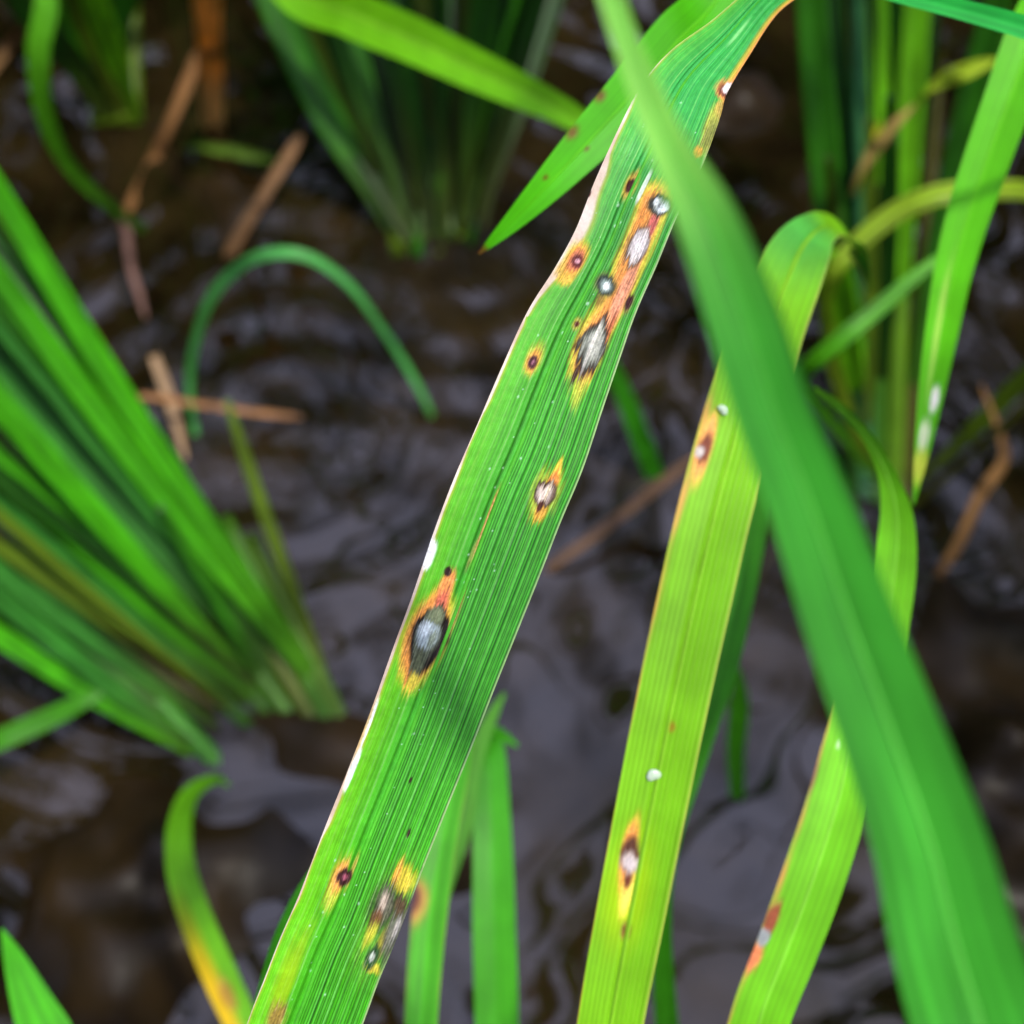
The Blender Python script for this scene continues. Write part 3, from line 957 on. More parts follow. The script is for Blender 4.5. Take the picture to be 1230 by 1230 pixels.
# blurred broad blade crossing in front
F_W = [(0, 735, 30), (39, 748, 32), (121, 780, 42), (175, 803, 52), (270, 851, 78), (400, 899, 92), (495, 929, 95),
       (600, 970, 102), (741, 1018, 113), (870, 1066, 124), (1015, 1117, 138), (1134, 1147, 152), (1230, 1176, 164)]
f_rows = []
for i, (y, x, w) in enumerate(F_W):
    a, b = F_W[max(i - 1, 0)], F_W[min(i + 1, len(F_W) - 1)]
    ang = math.atan2(abs(b[1] - a[1]), b[0] - a[0])
    dep = np.interp(y, [0, 300, 700, 1230], [.063, .061, .065, .067])
    f_rows.append((x, y, w * math.cos(ang), float(dep), 0))
f_rows = f_rows[::-1]
simple('broad blurred blue-green rice blade crossing in front of the other leaves', f_rows, 40, lin(66, 162, 46),
       pre=[[0.060, -0.045, .235, .0055, 0], [.050, -.020, .275, .0075, 0], [*P(1215, 1370, .0655), .0083, 0]],
       post=[[*P(700, -90, .064), .0010, 0], [*P(672, -170, .065), .0004, 0]],
       stem=[(0.062, -0.055, .17), (0.063, -0.060, .08), (0.063, -0.060, -.02)], step=5, veins=7, vein_amt=.16, var=.3, seed=5, rib_color=lin(96, 192, 70), paint=lambda p: p.blob(770, 100, 400, 150, 400, 400, lin(140, 206, 84), .6, feather=0, opacity=.9),
       tip=lin(140, 206, 84), fold=.22)

# twisting leaf behind the blade
def paint_t(p):
    B = p.blob
    U = p.rb['U']; dl = U * p.rb['W'][:, None] * p.scale[:, None]
    py = p.px[..., 1]
    w = np.interp(py, [780, 840, 900, 1060, 1130, 1180, 1240], [0, 1.5, 3, 7, 10, 6, 2])
    m = (1 - smooth(w * .4, w * 1.2 + .5, dl)) * (w > .5)
    p.col += (lin(214, 166, 84) - p.col) * (m * (.25 + .7 * vnoise(p.rb['S'] * 240, U * 2, 17)))[..., None]
    B(975, 935, 24, 24, 5, 4, lin(128, 70, 60), .5, opacity=.8, lid=1)
    B(926, 1105, 24, 24, 9, 8, lin(140, 66, 30), .4, feather=.5, lid=2)
    B(905, 1150, 20, 18, 7, 8, lin(216, 120, 60), .4, feather=.5, lid=2)
    B(917, 1124, 9, 13, 9, 7, lin(140, 146, 146), .3, feather=.4, lid=2)
    B(1007, 895, 6, 5, 2, 2, lin(220, 240, 190), .5)
simple('yellow-green rice leaf with an orange scorched edge and a twisted upper end', 
       [(911, 1230, 68, .150), (945, 1140, 70, .151), (973, 1065, 72, .152), (1001, 980, 70, .154), (1022, 900, 66, .157),
        (1045, 820, 60, .161), (1065, 740, 54, .165), (1076, 670, 48, .168, 8), (1077, 615, 36, .171, 20), (1064, 565, 20, .174, 30), (1040, 522, 13, .178, 35),
        (1008, 488, 11, .183, 30), (978, 466, 5, .188, 20)], 40, lin(124, 206, 34),
       pre=[[0.044, -0.030, .19, .0065, 0], [*P(880, 1390, .150), .0074, 0]],
       stem=[(0.046, -0.036, .14), (0.046, -0.04, .06), (0.046, -0.04, -.02)], paint=paint_t, step=2.5, veins=10, vein_amt=.10, seed=9,
       rib_color=lin(140, 210, 60), tip=lin(110, 180, 40), fold=.14)

# leaf strip behind the yellow-green leaf
simple('dark green leaf strip showing behind the yellow-green leaf', 
       [(838, 905, 26, .205), (868, 800, 36, .206), (886, 710, 42, .208), (903, 610, 46, .210), (920, 520, 44, .214), (935, 430, 30, .220)], 14, lin(58, 140, 22),
       pre=[[.036, .02, .10, .006, 0], [*P(800, 1040, .206), .0035, 0]], stem=[(.034, .010, .05), (.034, .008, -.02)], seed=12)

# diagonal leaf with pointed tip
def paint_d(p):
    for x, y, s in ((720, 115, 7), (687, 160, 7.5), (706, 178, 3), (655, 214, 3)):
        p.blob(x, y, s * 1.4, s * 1.4, s, s, lin(110, 120, 10), .5, opacity=.8, lid=0)
        p.blob(x, y, s * .8, s * .8, s * .6, s * .6, lin(104, 66, 8), .6, opacity=.85, lid=1 if s > 5 else 0)
    p.blob(577, 302, 10, 9, 6, 6, lin(120, 70, 30), .5)
simple('bright green rice leaf pointing down to a brown tip behind the spotted leaf',
       [(868, -12, 66, .150), (812, 52, 70, .147), (752, 122, 63, .145), (700, 178, 52, .144), (655, 226, 38, .144), (616, 266, 23, .145), (590, 291, 11, .146), (575, 305, 2.5, .147)],
       36, lin(80, 186, 4),
       pre=[[.20, .82, .30, .008, 0], [.175, .62, .42, .009, 0], [.13, .40, .45, .010, 0], [.088, .24, .385, .0095, 0]],
       stem=[(.205, .86, .2), (.21, .88, .1), (.21, .88, -.02)], paint=paint_d, step=3, seed=14, veins=12, vein_amt=.07, rib_color=lin(96, 190, 20), fold=.10)

# soft leaf across the top left
simple('soft lime-green leaf slanting across in front of the dark clump',
       [(345, -22, 52, .30), (420, 16, 54, .295), (500, 50, 52, .29), (580, 88, 46, .287), (640, 116, 38, .285), (690, 142, 28, .284), (735, 172, 14, .284), (765, 192, 2, .285)],
       18, lin(112, 186, 14), pre=[[-.26, .74, .27, .008, 0], [-.22, .62, .345, .010, 0], [-.13, .45, .31, .011, 0]],
       stem=[(-.262, .76, .18), (-.264, .77, .08), (-.264, .77, -.02)], seed=16, rib_color=lin(130, 190, 40))

# bright leaf hanging on the far right
def paint_g(p):
    B = p.blob
    B(1126, 400, 70, 70, 4, 4, lin(176, 222, 90), .6, opacity=.8)
    B(1122, 480, 16, 16, 5, 5, lin(232, 226, 210), .5, lid=1)
    B(1110, 525, 22, 22, 5, 5, lin(226, 226, 190), .5, lid=1)
    B(1105, 560, 24, 20, 7, 7, lin(206, 214, 40), .5, lid=1)
simple('bright green leaf hanging tip down with a pale streaked tip beside dark water',
       [(1243, 40, 64, .176), (1215, 110, 58, .176), (1186, 190, 54, .177), (1162, 262, 50, .178), (1144, 330, 44, .179), (1131, 400, 38, .180), (1119, 470, 30, .181), (1108, 540, 18, .182), (1100, 590, 6, .183), (1097, 606, 1.5, .183)],
       30, lin(96, 194, 14), pre=[[.34, .48, .24, .008, 0], [.30, .40, .36, .009, 0], [.215, .29, .385, .010, 0], [*P(1285, -30, .180), .0092, 0]],
       stem=[(.346, .50, .17), (.35, .51, .08), (.35, .51, -.02)], paint=paint_g, step=3, seed=18, veins=10, vein_amt=.06, rib_color=lin(110, 200, 30), fold=.16)

# thin leaf in the top right corner
simple('thin blue-green leaf arching across the top right above the stems',
       [(1020, -22, 14, .150), (1085, -6, 19, .149), (1150, 10, 22, .148), (1235, 34, 25, .147), (1300, 58, 26, .147)], 16, lin(58, 200, 84),
       pre=[[*P(960, -34, .152), .0005, 0]], post=[[.16, .155, .285, .0045, 0], [.25, .20, .24, .0050, 0], [.29, .22, .18, .0040, 0], [.295, .225, -.02, .0030, 0]], seed=20, fold=.2)

# ---- leaves rising along the bottom edge
def paint_u2(p):
    p.blob(500, 1083, 24, 24, 8, 14, lin(198, 120, 60), .5, opacity=.8, lid=1)
    p.blob(497, 1080, 15, 15, 6, 8, lin(104, 50, 40), .5, lid=1)
simple('blurred green leaf with a bent-over tip standing in the open water',
       [(597, 1240, 52, .215), (594, 1130, 52, .218), (592, 1030, 48, .222), (590, 950, 42, .227), (589, 905, 36, .231), (587, 884, 26, .236, 15), (600, 882, 15, .240, 30), (622, 896, 4, .243, 30)], 18, lin(70, 166, 32),
       pre=[[-.004, -.01, .09, .006, 0], [*P(598, 1330, .213), .0078, 0]], stem=[(-.004, -.016, .05), (-.004, -.018, -.02)], seed=22)
simple('narrow pale leaf tip poking out beside the bent leaf',
       [(556, 985, 26, .222), (566, 930, 22, .226), (578, 890, 19, .230), (592, 858, 14, .234), (606, 832, 3, .238)], 12, lin(90, 160, 50),
       pre=[[-.024, -.004, .10, .0025, 0], [*P(518, 1130, .218), .0025, 0]], stem=[(-.024, -.008, .05), (-.024, -.010, -.02)], seed=23)
simple('blurred green leaf with a brown-edged spot just right of the sharp leaf',
       [(505, 1240, 40, .180), (511, 1150, 42, .183), (520, 1070, 42, .186), (534, 990, 36, .190), (552, 920, 26, .195), (566, 868, 10, .2)], 20, lin(76, 172, 34),
       pre=[[-.022, -.02, .13, .005, 0], [*P(500, 1340, .178), .0056, 0]], stem=[(-.022, -.026, .07), (-.022, -.028, -.02)], paint=paint_u2, seed=24, c_edge=lin(150, 170, 70))
def paint_u3(p):
    U = p.rb['U']; py = p.px[..., 1]
    m = (1 - smooth(.25, .6, U)) * smooth(1050, 1190, py)
    p.col += (lin(232, 196, 10) - p.col) * (m * .9)[..., None]
    p.blob(272, 1195, 22, 20, 8, 8, lin(150, 90, 20), .5, opacity=.8, lid=1)
simple('curved green leaf with yellowing edge and drooping tip in the dark water',
       [(296, 1245, 38, .250), (268, 1180, 40, .255), (238, 1110, 38, .262), (218, 1045, 34, .270), (216, 990, 28, .280), (232, 950, 20, .292, 15), (262, 936, 10, .300, 20), (276, 944, 3, .303, 20)], 18, lin(104, 176, 24),
       pre=[[-.085, .0, .05, .006, 0], [*P(318, 1330, .247), .0070, 0]], stem=[(-.086, -.004, .02), (-.086, -.005, -.02)], paint=paint_u3, seed=25)
simple('short pointed green leaf tip rising alone at the corner of dark water',
       [(62, 1260, 60, .200), (38, 1205, 44, .203), (18, 1155, 24, .206), (2, 1116, 3, .209)], 14, lin(74, 178, 24),
       pre=[[-.10, -.01, .10, .007, 0], [*P(85, 1330, .197), .0085, 0]], stem=[(-.10, -.016, .05), (-.10, -.018, -.02)], seed=26)
simple('green leaf tucked close behind the white-edged margin of the sharp leaf',
       [(318, 1245, 40, .150), (334, 1170, 38, .151), (352, 1110, 32, .152), (374, 1060, 22, .154), (395, 1020, 8, .156)], 16, lin(72, 174, 22),
       pre=[[-.056, -.014, .18, .006, 0], [*P(306, 1340, .149), .0046, 0]], stem=[(-.056, -.020, .10), (-.056, -.022, -.02)], seed=27)

# thin arching leaf over the rippled water
simple('thin blue-green leaf arching over the rippled water',
       [(228, 470, 9, .46), (236, 405, 11, .44), (262, 345, 13, .42), (310, 308, 13, .41), (362, 306, 12, .41, 25), (412, 336, 10, .42, 40), (462, 400, 9, .44, 45), (510, 480, 8, .465, 40), (542, 560, 4, .49, 30)], 10, lin(84, 172, 84),
       pre=[[*(base_of(236, 552) - np.array([0, 0, .012])), .0022, 0]], seed=28, tip=lin(70, 96, 20))
simple('green leaf blade stuck upright in the water behind the spotted leaf',
       [(730, 430, 16, .42), (752, 480, 22, .43), (775, 540, 24, .445), (792, 590, 18, .46)], 10, lin(52, 136, 20), pre=[[*P(712, 395, .41), .001, 0]],
       post=[[*(base_of(802, 636) - np.array([0, 0, .012])), .003, 0]], seed=29)
simple('green leaf reflection in grey water right of the yellow-green leaf, built as a small shoot',  # upright blade standing in for a green reflection on the water
       [(884, 960, 16, .385), (884, 900, 22, .36), (888, 840, 22, .345), (886, 800, 5, .335)], 10, lin(62, 140, 20), pre=[[*(base_of(882, 984) - np.array([0, 0, .012])), .003, 0]], seed=30)

simple('short dark green leaf lying low beside the left rice clump',
       [(128, 828, 6, .372), (100, 842, 18, .368), (60, 862, 24, .36), (10, 884, 25, .352), (-40, 905, 24, .345)], 10, lin(64, 140, 22),
       post=[[*base_of(-120, 930), .006, 0]], seed=33)

# ================================================================ 3. rice clumps
def clump(label, base, leaves, stems=(), group=None, seed=0, name='rice_plant'):
    """leaves: (list of (px,py,w,depth)), colour); base is the foot in the water"""
    root = thing(name, base, label, 'rice plant', group)
    for i, (pts, colr) in enumerate(leaves):
        ctrl = px_ctrl(pts)
        rb = ribbon(ctrl, 9, seg_counts(ctrl, 9, 5), fold=.16)
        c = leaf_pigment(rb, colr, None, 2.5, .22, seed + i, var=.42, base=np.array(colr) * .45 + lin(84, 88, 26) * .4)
        V, Ft, Fr = shell(rb)
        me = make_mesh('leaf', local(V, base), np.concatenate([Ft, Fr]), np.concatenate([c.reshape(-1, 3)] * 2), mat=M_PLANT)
        link('leaf', me, root)
    for i, (pts, colr) in enumerate(stems):
        path = [local(P(a, b, d), base) for a, b, w, d in pts]
        tube(path, [w * d / FPX / 2 for a, b, w, d in pts], 8, colr, M_PLANT, 'stem', root, seed + i)
    return root

def fan(rs, bx, by, ex, ey, w, d1, bend=0.0, taper=0.35):
    """a leaf path from the foot to a far end in the picture, rising towards the camera"""
    d0 = wdepth(bx, by) + .004
    pts = []
    for t in (0, .18, .4, .62, .82, 1.0):
        x = bx + (ex - bx) * t + bend * math.sin(math.pi * t) * (ey - by) * .3
        y = by + (ey - by) * t - bend * math.sin(math.pi * t) * (ex - bx) * .3
        d = d0 + (d1 - d0) * t
        ww = w * (0.30 + .70 * smooth(0, .5, t)) * (1 - (1 - taper) * smooth(.7, 1.25, t))
        pts.append((x, y, float(ww) * (d0 / d) ** .5, d))
    return pts

rs = random.Random(11)
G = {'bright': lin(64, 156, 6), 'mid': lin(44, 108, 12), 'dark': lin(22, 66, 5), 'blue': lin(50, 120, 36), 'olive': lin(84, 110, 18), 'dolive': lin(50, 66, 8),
     'yellow': lin(150, 150, 16), 'brown': lin(112, 74, 30), 'lime': lin(110, 186, 20), 'deep': lin(14, 48, 3)}  # dark and deep greens lowered to hold the shade inside the clumps
left = [
    (fan(rs, 412, 852, -60, 130, 27, .30, .06), G['bright']),
    (fan(rs, 405, 856, -70, 236, 28, .31, .04), G['bright']),
    (fan(rs, 262, 918, -80, 650, 24, .33, .05), G['blue']),
    (fan(rs, 255, 920, -90, 705, 24, .34, .03), G['bright']),
    (fan(rs, 268, 912, -80, 610, 26, .36, .02), G['mid']),
    (fan(rs, 380, 850, 100, 380, 14, .42, .0), G['brown']),
    (fan(rs, 350, 846, 60, 470, 12, .42, .03), G['yellow']),
    (fan(rs, 300, 846, 20, 640, 14, .42, .02), G['yellow']),
]
rl = random.Random(5)
for i in range(62):
    t = rl.random()
    bx = 415 - 150 * t + rl.uniform(-10, 10)
    by = 855 + (40 * (t - .8) / .2 if t > .8 else 0) + rl.uniform(-12, 6)
    ey = 190 + 420 * t + rl.uniform(-70, 60)
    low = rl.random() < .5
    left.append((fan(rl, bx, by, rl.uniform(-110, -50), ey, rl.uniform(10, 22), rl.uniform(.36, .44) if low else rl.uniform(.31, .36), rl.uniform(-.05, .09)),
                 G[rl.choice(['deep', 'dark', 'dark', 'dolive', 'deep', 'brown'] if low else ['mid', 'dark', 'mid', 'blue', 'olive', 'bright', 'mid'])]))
for i in range(10):
    t = rl.random()
    bx = 412 - 130 * t
    left.append((fan(rl, bx, 852 + rl.uniform(-8, 8), bx - rl.uniform(120, 260), rl.uniform(440, 640), rl.uniform(12, 20), rl.uniform(.36, .42), rl.uniform(-.05, .1), taper=.05),
                 G[rl.choice(['mid', 'olive', 'dark', 'brown'])]))
def stem_px(bx, by, ex, ey, w, d1):
    d0 = wdepth(bx, by + 12) + .003
    return [(bx + (ex - bx) * t, by + 12 + (ey - by - 12) * t, w * (1 - .3 * t), d0 + (d1 - d0) * t) for t in (0, .35, .7, 1)]
lstems = [(stem_px(bx, by, ex, ey, w, d), c) for bx, by, ex, ey, w, d, c in (
    (412, 858, 300, 640, 22, .40, lin(90, 128, 40)), (398, 862, 270, 620, 22, .40, lin(72, 122, 30)), (380, 858, 240, 640, 24, .40, lin(96, 112, 44)),
    (352, 852, 200, 660, 22, .40, lin(78, 122, 44)), (325, 850, 190, 700, 22, .41, lin(56, 96, 24)), (300, 862, 150, 720, 24, .41, lin(50, 92, 20)),
    (268, 912, 150, 800, 26, .39, lin(70, 140, 40)), (405, 850, 330, 640, 16, .41, lin(104, 84, 40)))]
clump('dense green rice clump leaning out of rippled water toward the bare left side', B_LEFT, left, lstems, seed=100)

mid = []
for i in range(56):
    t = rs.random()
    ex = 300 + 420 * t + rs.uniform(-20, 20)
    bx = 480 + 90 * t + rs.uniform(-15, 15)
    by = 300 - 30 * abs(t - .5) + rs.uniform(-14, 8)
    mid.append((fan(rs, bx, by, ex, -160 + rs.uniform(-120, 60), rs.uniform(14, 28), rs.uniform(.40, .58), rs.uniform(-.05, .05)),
                G[rs.choice(['dark', 'deep', 'dark', 'deep', 'mid', 'dolive'])]))  # shade of this clump is put into the leaf colours
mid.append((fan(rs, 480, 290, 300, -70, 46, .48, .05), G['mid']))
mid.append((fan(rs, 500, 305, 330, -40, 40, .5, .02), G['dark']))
mstems = [(stem_px(480 + 12 * i, 296 + rs.uniform(-12, 8), 430 + 26 * i, 110, 20, .58), G[rs.choice(['dark', 'olive', 'mid'])]) for i in range(8)]
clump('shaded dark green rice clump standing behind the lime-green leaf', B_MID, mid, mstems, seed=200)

tl = []
b_tl = (120, 150)
for bx, by, ex, ey, w, d, c in ((150, 148, 60, -120, 48, .45, 'olive'), (120, 150, 140, -120, 46, .5, 'dark'), (160, 140, 20, -100, 36, .48, 'mid'),
                                (100, 120, 200, -140, 40, .5, 'dark'), (140, 150, -40, -80, 34, .45, 'dark'), (130, 130, 100, -150, 44, .5, 'deep'), (170, 152, 90, -60, 30, .46, 'lime')):
    tl.append((fan(rs, bx, by, ex, ey, w, d, rs.uniform(-.04, .04)), G[c]))
tlst = [(stem_px(120 + 14 * i, 140, 100 + 20 * i, -40, 20, .58), G['olive']) for i in range(4)]
clump('small dark rice clump beside the tan dead straw', base_of(*b_tl), tl, tlst, seed=300)
simple('green leaf curving down to the water beside the small dark clump',
       [(52, -20, 26, .40), (46, 60, 26, .41), (52, 130, 22, .43), (80, 195, 17, .46), (130, 245, 13, .50), (180, 280, 11, .54), (215, 310, 4, .565)], 10, lin(92, 170, 30),
       pre=[[-.30, .60, .14, .005, 0], [-.26, .47, .26, .006, 0]], stem=[(-.305, .62, .07), (-.305, .625, -.02)], seed=31, tip=lin(60, 90, 30), base=lin(110, 180, 20))

right = [
    (fan(rs, 1030, 560, 965, -120, 36, .36, .02), G['mid']),
    (fan(rs, 1042, 570, 990, -160, 24, .38, .0), G['dark']),
    (fan(rs, 1055, 580, 1075, -140, 24, .36, .0), G['mid']),
    (fan(rs, 1062, 585, 1112, -150, 30, .35, .0), G['lime']),
    (fan(rs, 1078, 580, 1225, -110, 34, .34, .04), G['mid']),
    (fan(rs, 1060, 575, 1140, -130, 16, .40, .02), G['dark']),
    (fan(rs, 1040, 560, 1010, 330, 36, .40, .0), G['blue']),
    (fan(rs, 1035, 545, 1000, 300, 44, .37, .05), G['lime']),
    (fan(rs, 1090, 590, 1300, 380, 22, .38, -.04), G['olive']),
]
rr = random.Random(21)
for i in range(18):
    bx = rr.uniform(1020, 1095)
    right.append((fan(rr, bx, rr.uniform(560, 600), bx + rr.uniform(-70, 190) * rr.random() + (bx - 1055) * 1.4, rr.uniform(-160, 240), rr.uniform(8, 17), rr.uniform(.36, .44), rr.uniform(-.05, .05), taper=.1),
                  G[rr.choice(['mid', 'dark', 'dolive', 'olive', 'lime', 'dark', 'brown'])]))
right_arch = [(1000, 330, 20, .335), (1030, 292, 25, .33), (1075, 256, 27, .325), (1120, 236, 26, .32), (1180, 228, 24, .32), (1260, 234, 20, .325), (1330, 262, 10, .33)]
right.append(([(1046, 560, 12, .44), (1000, 430, 16, .38)] + right_arch, lin(140, 172, 36)))
right.append(([(1060, 580, 10, .45), (985, 490, 16, .36), (965, 448, 20, .31), (1010, 408, 22, .30), (1065, 362, 20, .30), (1112, 322, 14, .30), (1150, 296, 4, .30)], lin(80, 160, 16)))
rstems = [(stem_px(bx, by, ex, ey, w, d), c) for bx, by, ex, ey, w, d, c in (
    (1040, 590, 1030, -60, 26, .38, lin(58, 118, 66)), (1055, 600, 1062, -60, 22, .40, lin(66, 120, 20)), (1070, 600, 1096, -40, 26, .39, lin(96, 140, 26)),
    (1082, 605, 1130, 60, 20, .42, lin(84, 84, 24)), (1030, 585, 1000, 200, 24, .41, lin(46, 92, 22)))]
clump('upright rice clump with pale stems and an arching yellowed leaf', B_RIGHT, right, rstems, seed=400)

# ================================================================ 4. dead straws, droplets
def straw(label, pts, color, leafy=False, seed=0):
    ctrl = px_ctrl([(a[0], a[1], a[2] * .6, a[3]) for a in pts])
    d0 = np.array(ctrl[0][:3]) - np.array(ctrl[1][:3])
    d1 = np.array(ctrl[-1][:3]) - np.array(ctrl[-2][:3])
    ctrl = [[*(np.array(ctrl[0][:3]) + d0 * .25 - np.array([0, 0, .006])), ctrl[0][3] * .5, 0]] + ctrl + [[*(np.array(ctrl[-1][:3]) + d1 * .25), ctrl[-1][3] * .3, 0]]
    base = np.array(ctrl[0][:3])
    root = thing('dead_straw', base, label, 'straw')
    rb = ribbon(ctrl, 9, seg_counts(ctrl, 8, 5), fold=.5, thick=.0008)
    c = leaf_pigment(rb, color, np.array(color) * .7, 4, .18, seed, var=.35)
    V, Ft, Fr = shell(rb)
    link('blade', make_mesh('blade', local(V, base), np.concatenate([Ft, Fr]), np.concatenate([c.reshape(-1, 3)] * 2), mat=M_STRAW), root)
    # a node ring where the leaf sheath ends
    k = len(rb['C']) // 2
    t = rb['T'][k]
    w = rb['W'][k] * .5
    tube([local(rb['C'][k] - t * .0015, base), local(rb['C'][k], base), local(rb['C'][k] + t * .0015, base)], [w * .9, w * 1.06, w * .9], 8, np.array(color) * .7, M_STRAW, 'node', root)
def wp(px, py, w, h=.006):
    return (px, py, w, wdepth(px, py, h))
straw('upright tan dead straw in dark water near the small clump', [wp(256, 150, 40, .0), (254, 90, 50, .54), (250, 30, 52, .47), (246, -40, 54, .42)], lin(226, 178, 100), seed=1)
straw('brown dead stalk leaning against the tan straw', [wp(150, 262, 16, .002), (180, 200, 20, .56), (208, 140, 22, .55), (236, 70, 20, .55)], lin(126, 90, 52), seed=2)
straw('pinkish dead stalk sunk at the end of the brown stalk', [wp(152, 262, 16, .003), wp(158, 320, 16, .012), wp(172, 370, 12, .004)], lin(146, 112, 98), seed=3)
straw('brown broken stalk lying slanted above the thin arching leaf', [wp(276, 305, 22, .002), wp(310, 246, 22, .02), wp(352, 178, 20, .03)], lin(122, 92, 62), seed=4)
straw('thin pink-tan straw lying flat behind the left rice clump', [wp(168, 476, 12, .03), wp(230, 484, 14, .02), wp(300, 494, 14, .01), wp(352, 500, 11, .004)], lin(164, 120, 80), seed=5)
straw('short pale straw crossing under the pink-tan straw', [wp(186, 430, 18, .016), wp(204, 480, 22, .010), wp(220, 540, 12, .002)], lin(170, 142, 110), seed=6)
straw('soft brown stalk lying in the water between the spotted and yellow-green leaves', [wp(660, 684, 18, .002), wp(705, 650, 20, .012), wp(760, 608, 22, .02), wp(820, 560, 20, .03)], lin(124, 96, 72), seed=7)
straw('curled orange-brown dead leaf in dark water near the hanging leaf', [wp(1128, 690, 16, .002), wp(1155, 645, 22, .016), wp(1180, 590, 24, .03), wp(1206, 552, 20, .04), wp(1196, 505, 10, .05), wp(1182, 470, 6, .055)], lin(146, 108, 62), seed=8)
straw('olive stalk slanting over dark water behind the hanging leaf', [wp(1090, 612, 16, .004), wp(1140, 570, 17, .03), wp(1190, 525, 17, .06), wp(1260, 462, 17, .09)], lin(92, 92, 30), seed=9)
straw('tan dead leaf scrap caught between the upright stems', [(1030, 214, 8, .372), (1046, 186, 24, .368), (1074, 150, 22, .362), (1094, 130, 8, .36)], lin(150, 128, 66), seed=10)
straw('yellow leaf scrap snagged on the upright stems under the thin arching leaf', [(1112, 112, 10, .358), (1134, 96, 30, .354), (1164, 84, 32, .35), (1190, 74, 14, .35)], lin(150, 176, 34), seed=13)
straw('small yellow dead bit low between the upright stems', [(1034, 214, 8, .40), (1042, 190, 20, .398), (1050, 166, 18, .395), (1056, 150, 6, .393)], lin(176, 176, 30), seed=14)
straw('short green-brown blade floating above the slanted broken stalk', [wp(226, 176, 10, .006), wp(270, 181, 20, .012), wp(330, 192, 16, .004)], lin(84, 116, 30), seed=11)
straw('thin tan straw leaning at the far corner beside the curving green leaf', [wp(-14, 92, 16, .004), (10, 58, 18, .60), (36, 20, 18, .56)], lin(126, 96, 60), seed=12)

def drop_mat():
    m = bpy.data.materials.new('water_droplet')
    m.use_nodes = True
    pb = m.node_tree.nodes['Principled BSDF']
    pb.inputs['Base Color'].default_value = (.80, 1.0, .74, 1)
    pb.inputs['Roughness'].default_value = .08
    pb.inputs['Transmission Weight'].default_value = .5
    pb.inputs['IOR'].default_value = 1.33
    return m
M_DROP = drop_mat()
def droplet(label, px, py, depth, r, seed):
    c = P(px, py, depth)
    th = np.linspace(0, 2 * math.pi, 20, endpoint=False)
    ph = np.linspace(0.05, math.pi / 2 + .5, 9)
    n = -(FWD)
    a, b = RGT, UPV
    V = [c + n * r * .4]
    for p_ in ph:
        for t in th:
            k = r * math.sin(p_) * (1 + .16 * math.sin(2 * t + seed) + .09 * math.sin(3 * t + 2 * seed))
            V.append(c + (a * math.cos(t) + b * math.sin(t)) * k + n * r * .4 * math.cos(p_))
    F = []
    for i in range(len(ph) - 1):
        for j in range(20):
            k = (j + 1) % 20
            F.append((1 + i * 20 + j, 1 + (i + 1) * 20 + j, 1 + (i + 1) * 20 + k, 1 + i * 20 + k))
    F += [(0, 1 + j, 1 + (j + 1) % 20) for j in range(20)]
    F.append([1 + (len(ph) - 1) * 20 + j for j in range(19, -1, -1)])
    me = bpy.data.meshes.new('water_droplet')
    me.from_pydata([tuple(v - c) for v in V], [], F)
    me.polygons.foreach_set('use_smooth', np.ones(len(me.polygons), bool))
    me.materials.append(M_DROP)
    o = link('water_droplet', me)
    o.location = c
    o['label'] = label
    o['category'] = 'water drop'
droplet('pale water droplet above the white-centred spot on the yellow-green leaf', 785, 931, .1420, .00085, 1)
droplet('small water droplet at the right edge of the yellow-green leaf', 822, 950, .1424, .00055, 2)
droplet('small water droplet high on the yellow-green leaf near its scorched edge', 869, 492, .1492, .0007, 3)

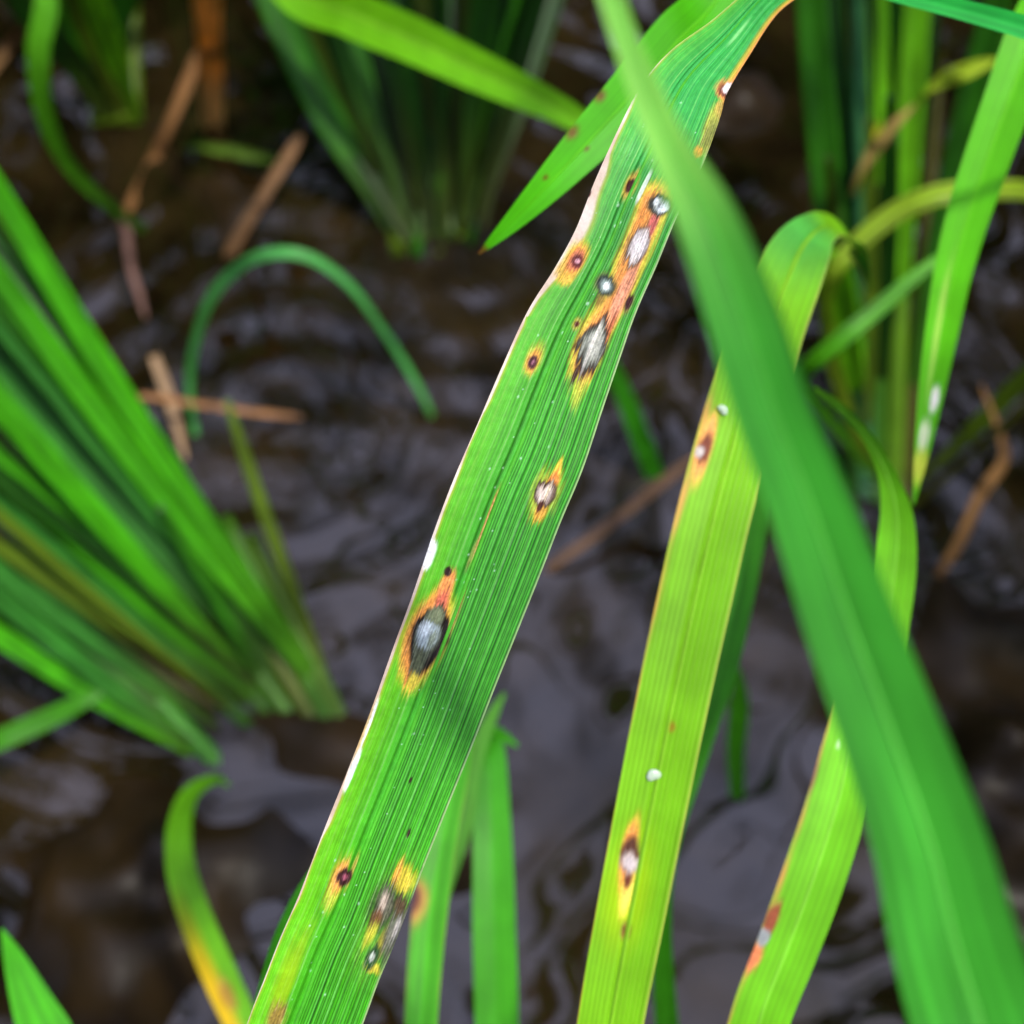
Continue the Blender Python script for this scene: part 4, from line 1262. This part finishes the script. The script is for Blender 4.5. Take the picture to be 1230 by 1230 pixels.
# ================================================================ 5. the paddy around (beyond the frame, seen in reflection)
def proto_plant(seed, loc):
    r = random.Random(seed)
    root = thing('rice_plant', loc, 'green rice plant in the surrounding paddy beyond the open water', 'rice plant', 'rice plants of the surrounding paddy')
    for i in range(44):
        az = r.uniform(0, 2 * math.pi)
        lean = r.uniform(.05, .42)
        L = r.uniform(.55, .98)
        d = np.array([math.cos(az), math.sin(az), 0])
        b0 = d * r.uniform(.0, .025)
        pts = []
        droop = r.uniform(.08, .45)
        for t in (0, .25, .5, .75, 1):
            h = L * (t - droop * t ** 3)
            pts.append([*(b0 + d * (lean * L * (t * .5 + .7 * t * t)) + np.array([0, 0, h - .01])), .0135 * (1 - .92 * t ** 3) * (.45 + .55 * min(1, t * 4)), r.uniform(-.5, .5)])
        rb = ribbon(pts, 4, [5] * 4, fold=.2, facing=False)
        c = leaf_pigment(rb, G[r.choice(['mid', 'dark', 'bright', 'mid', 'lime'])], None, 2, .05, seed + i)
        V, Ft, Fr = shell(rb)
        link('leaf', make_mesh('leaf', V, np.concatenate([Ft, Fr]), np.concatenate([c.reshape(-1, 3)] * 2), mat=M_PLANT), root)
    for i in range(6):
        az = i * 1.05 + r.uniform(-.3, .3)
        d = np.array([math.cos(az), math.sin(az), 0])
        tube([d * .012 - np.array([0, 0, .02]), d * .03 + np.array([0, 0, .14]), d * .06 + np.array([0, 0, .27])], [.004, .0034, .0025], 6, lin(72, 118, 30), M_PLANT, 'stem', root, seed + i)
    return root
spots = []
for gy in range(-6, 12):
    for gx in range(-8, 9):
        x, y = gx * .21 + rs.uniform(-.04, .04), gy * .21 + rs.uniform(-.04, .04) + .1
        if -.32 < x < .32 and -.30 < y < .70:
            continue
        if (.30 < y < .72 and abs(x) < .42) or math.hypot(x, y - .3) > 1.1:
            continue
        spots.append((x, y))
protos = []
for i, (x, y) in enumerate(spots):
    if i < 4:
        protos.append(proto_plant(900 + 40 * i, (x, y, 0)))
        continue
    src = protos[i % 4]
    c = src.copy(); COL.objects.link(c)
    c.location = (x, y, 0)
    c.rotation_euler = (0, 0, rs.uniform(0, 6.28))
    c.scale = (1, 1, 1)
    for ch in src.children:
        d = ch.copy(); COL.objects.link(d); d.parent = c
print('surrounding plants', len(spots))
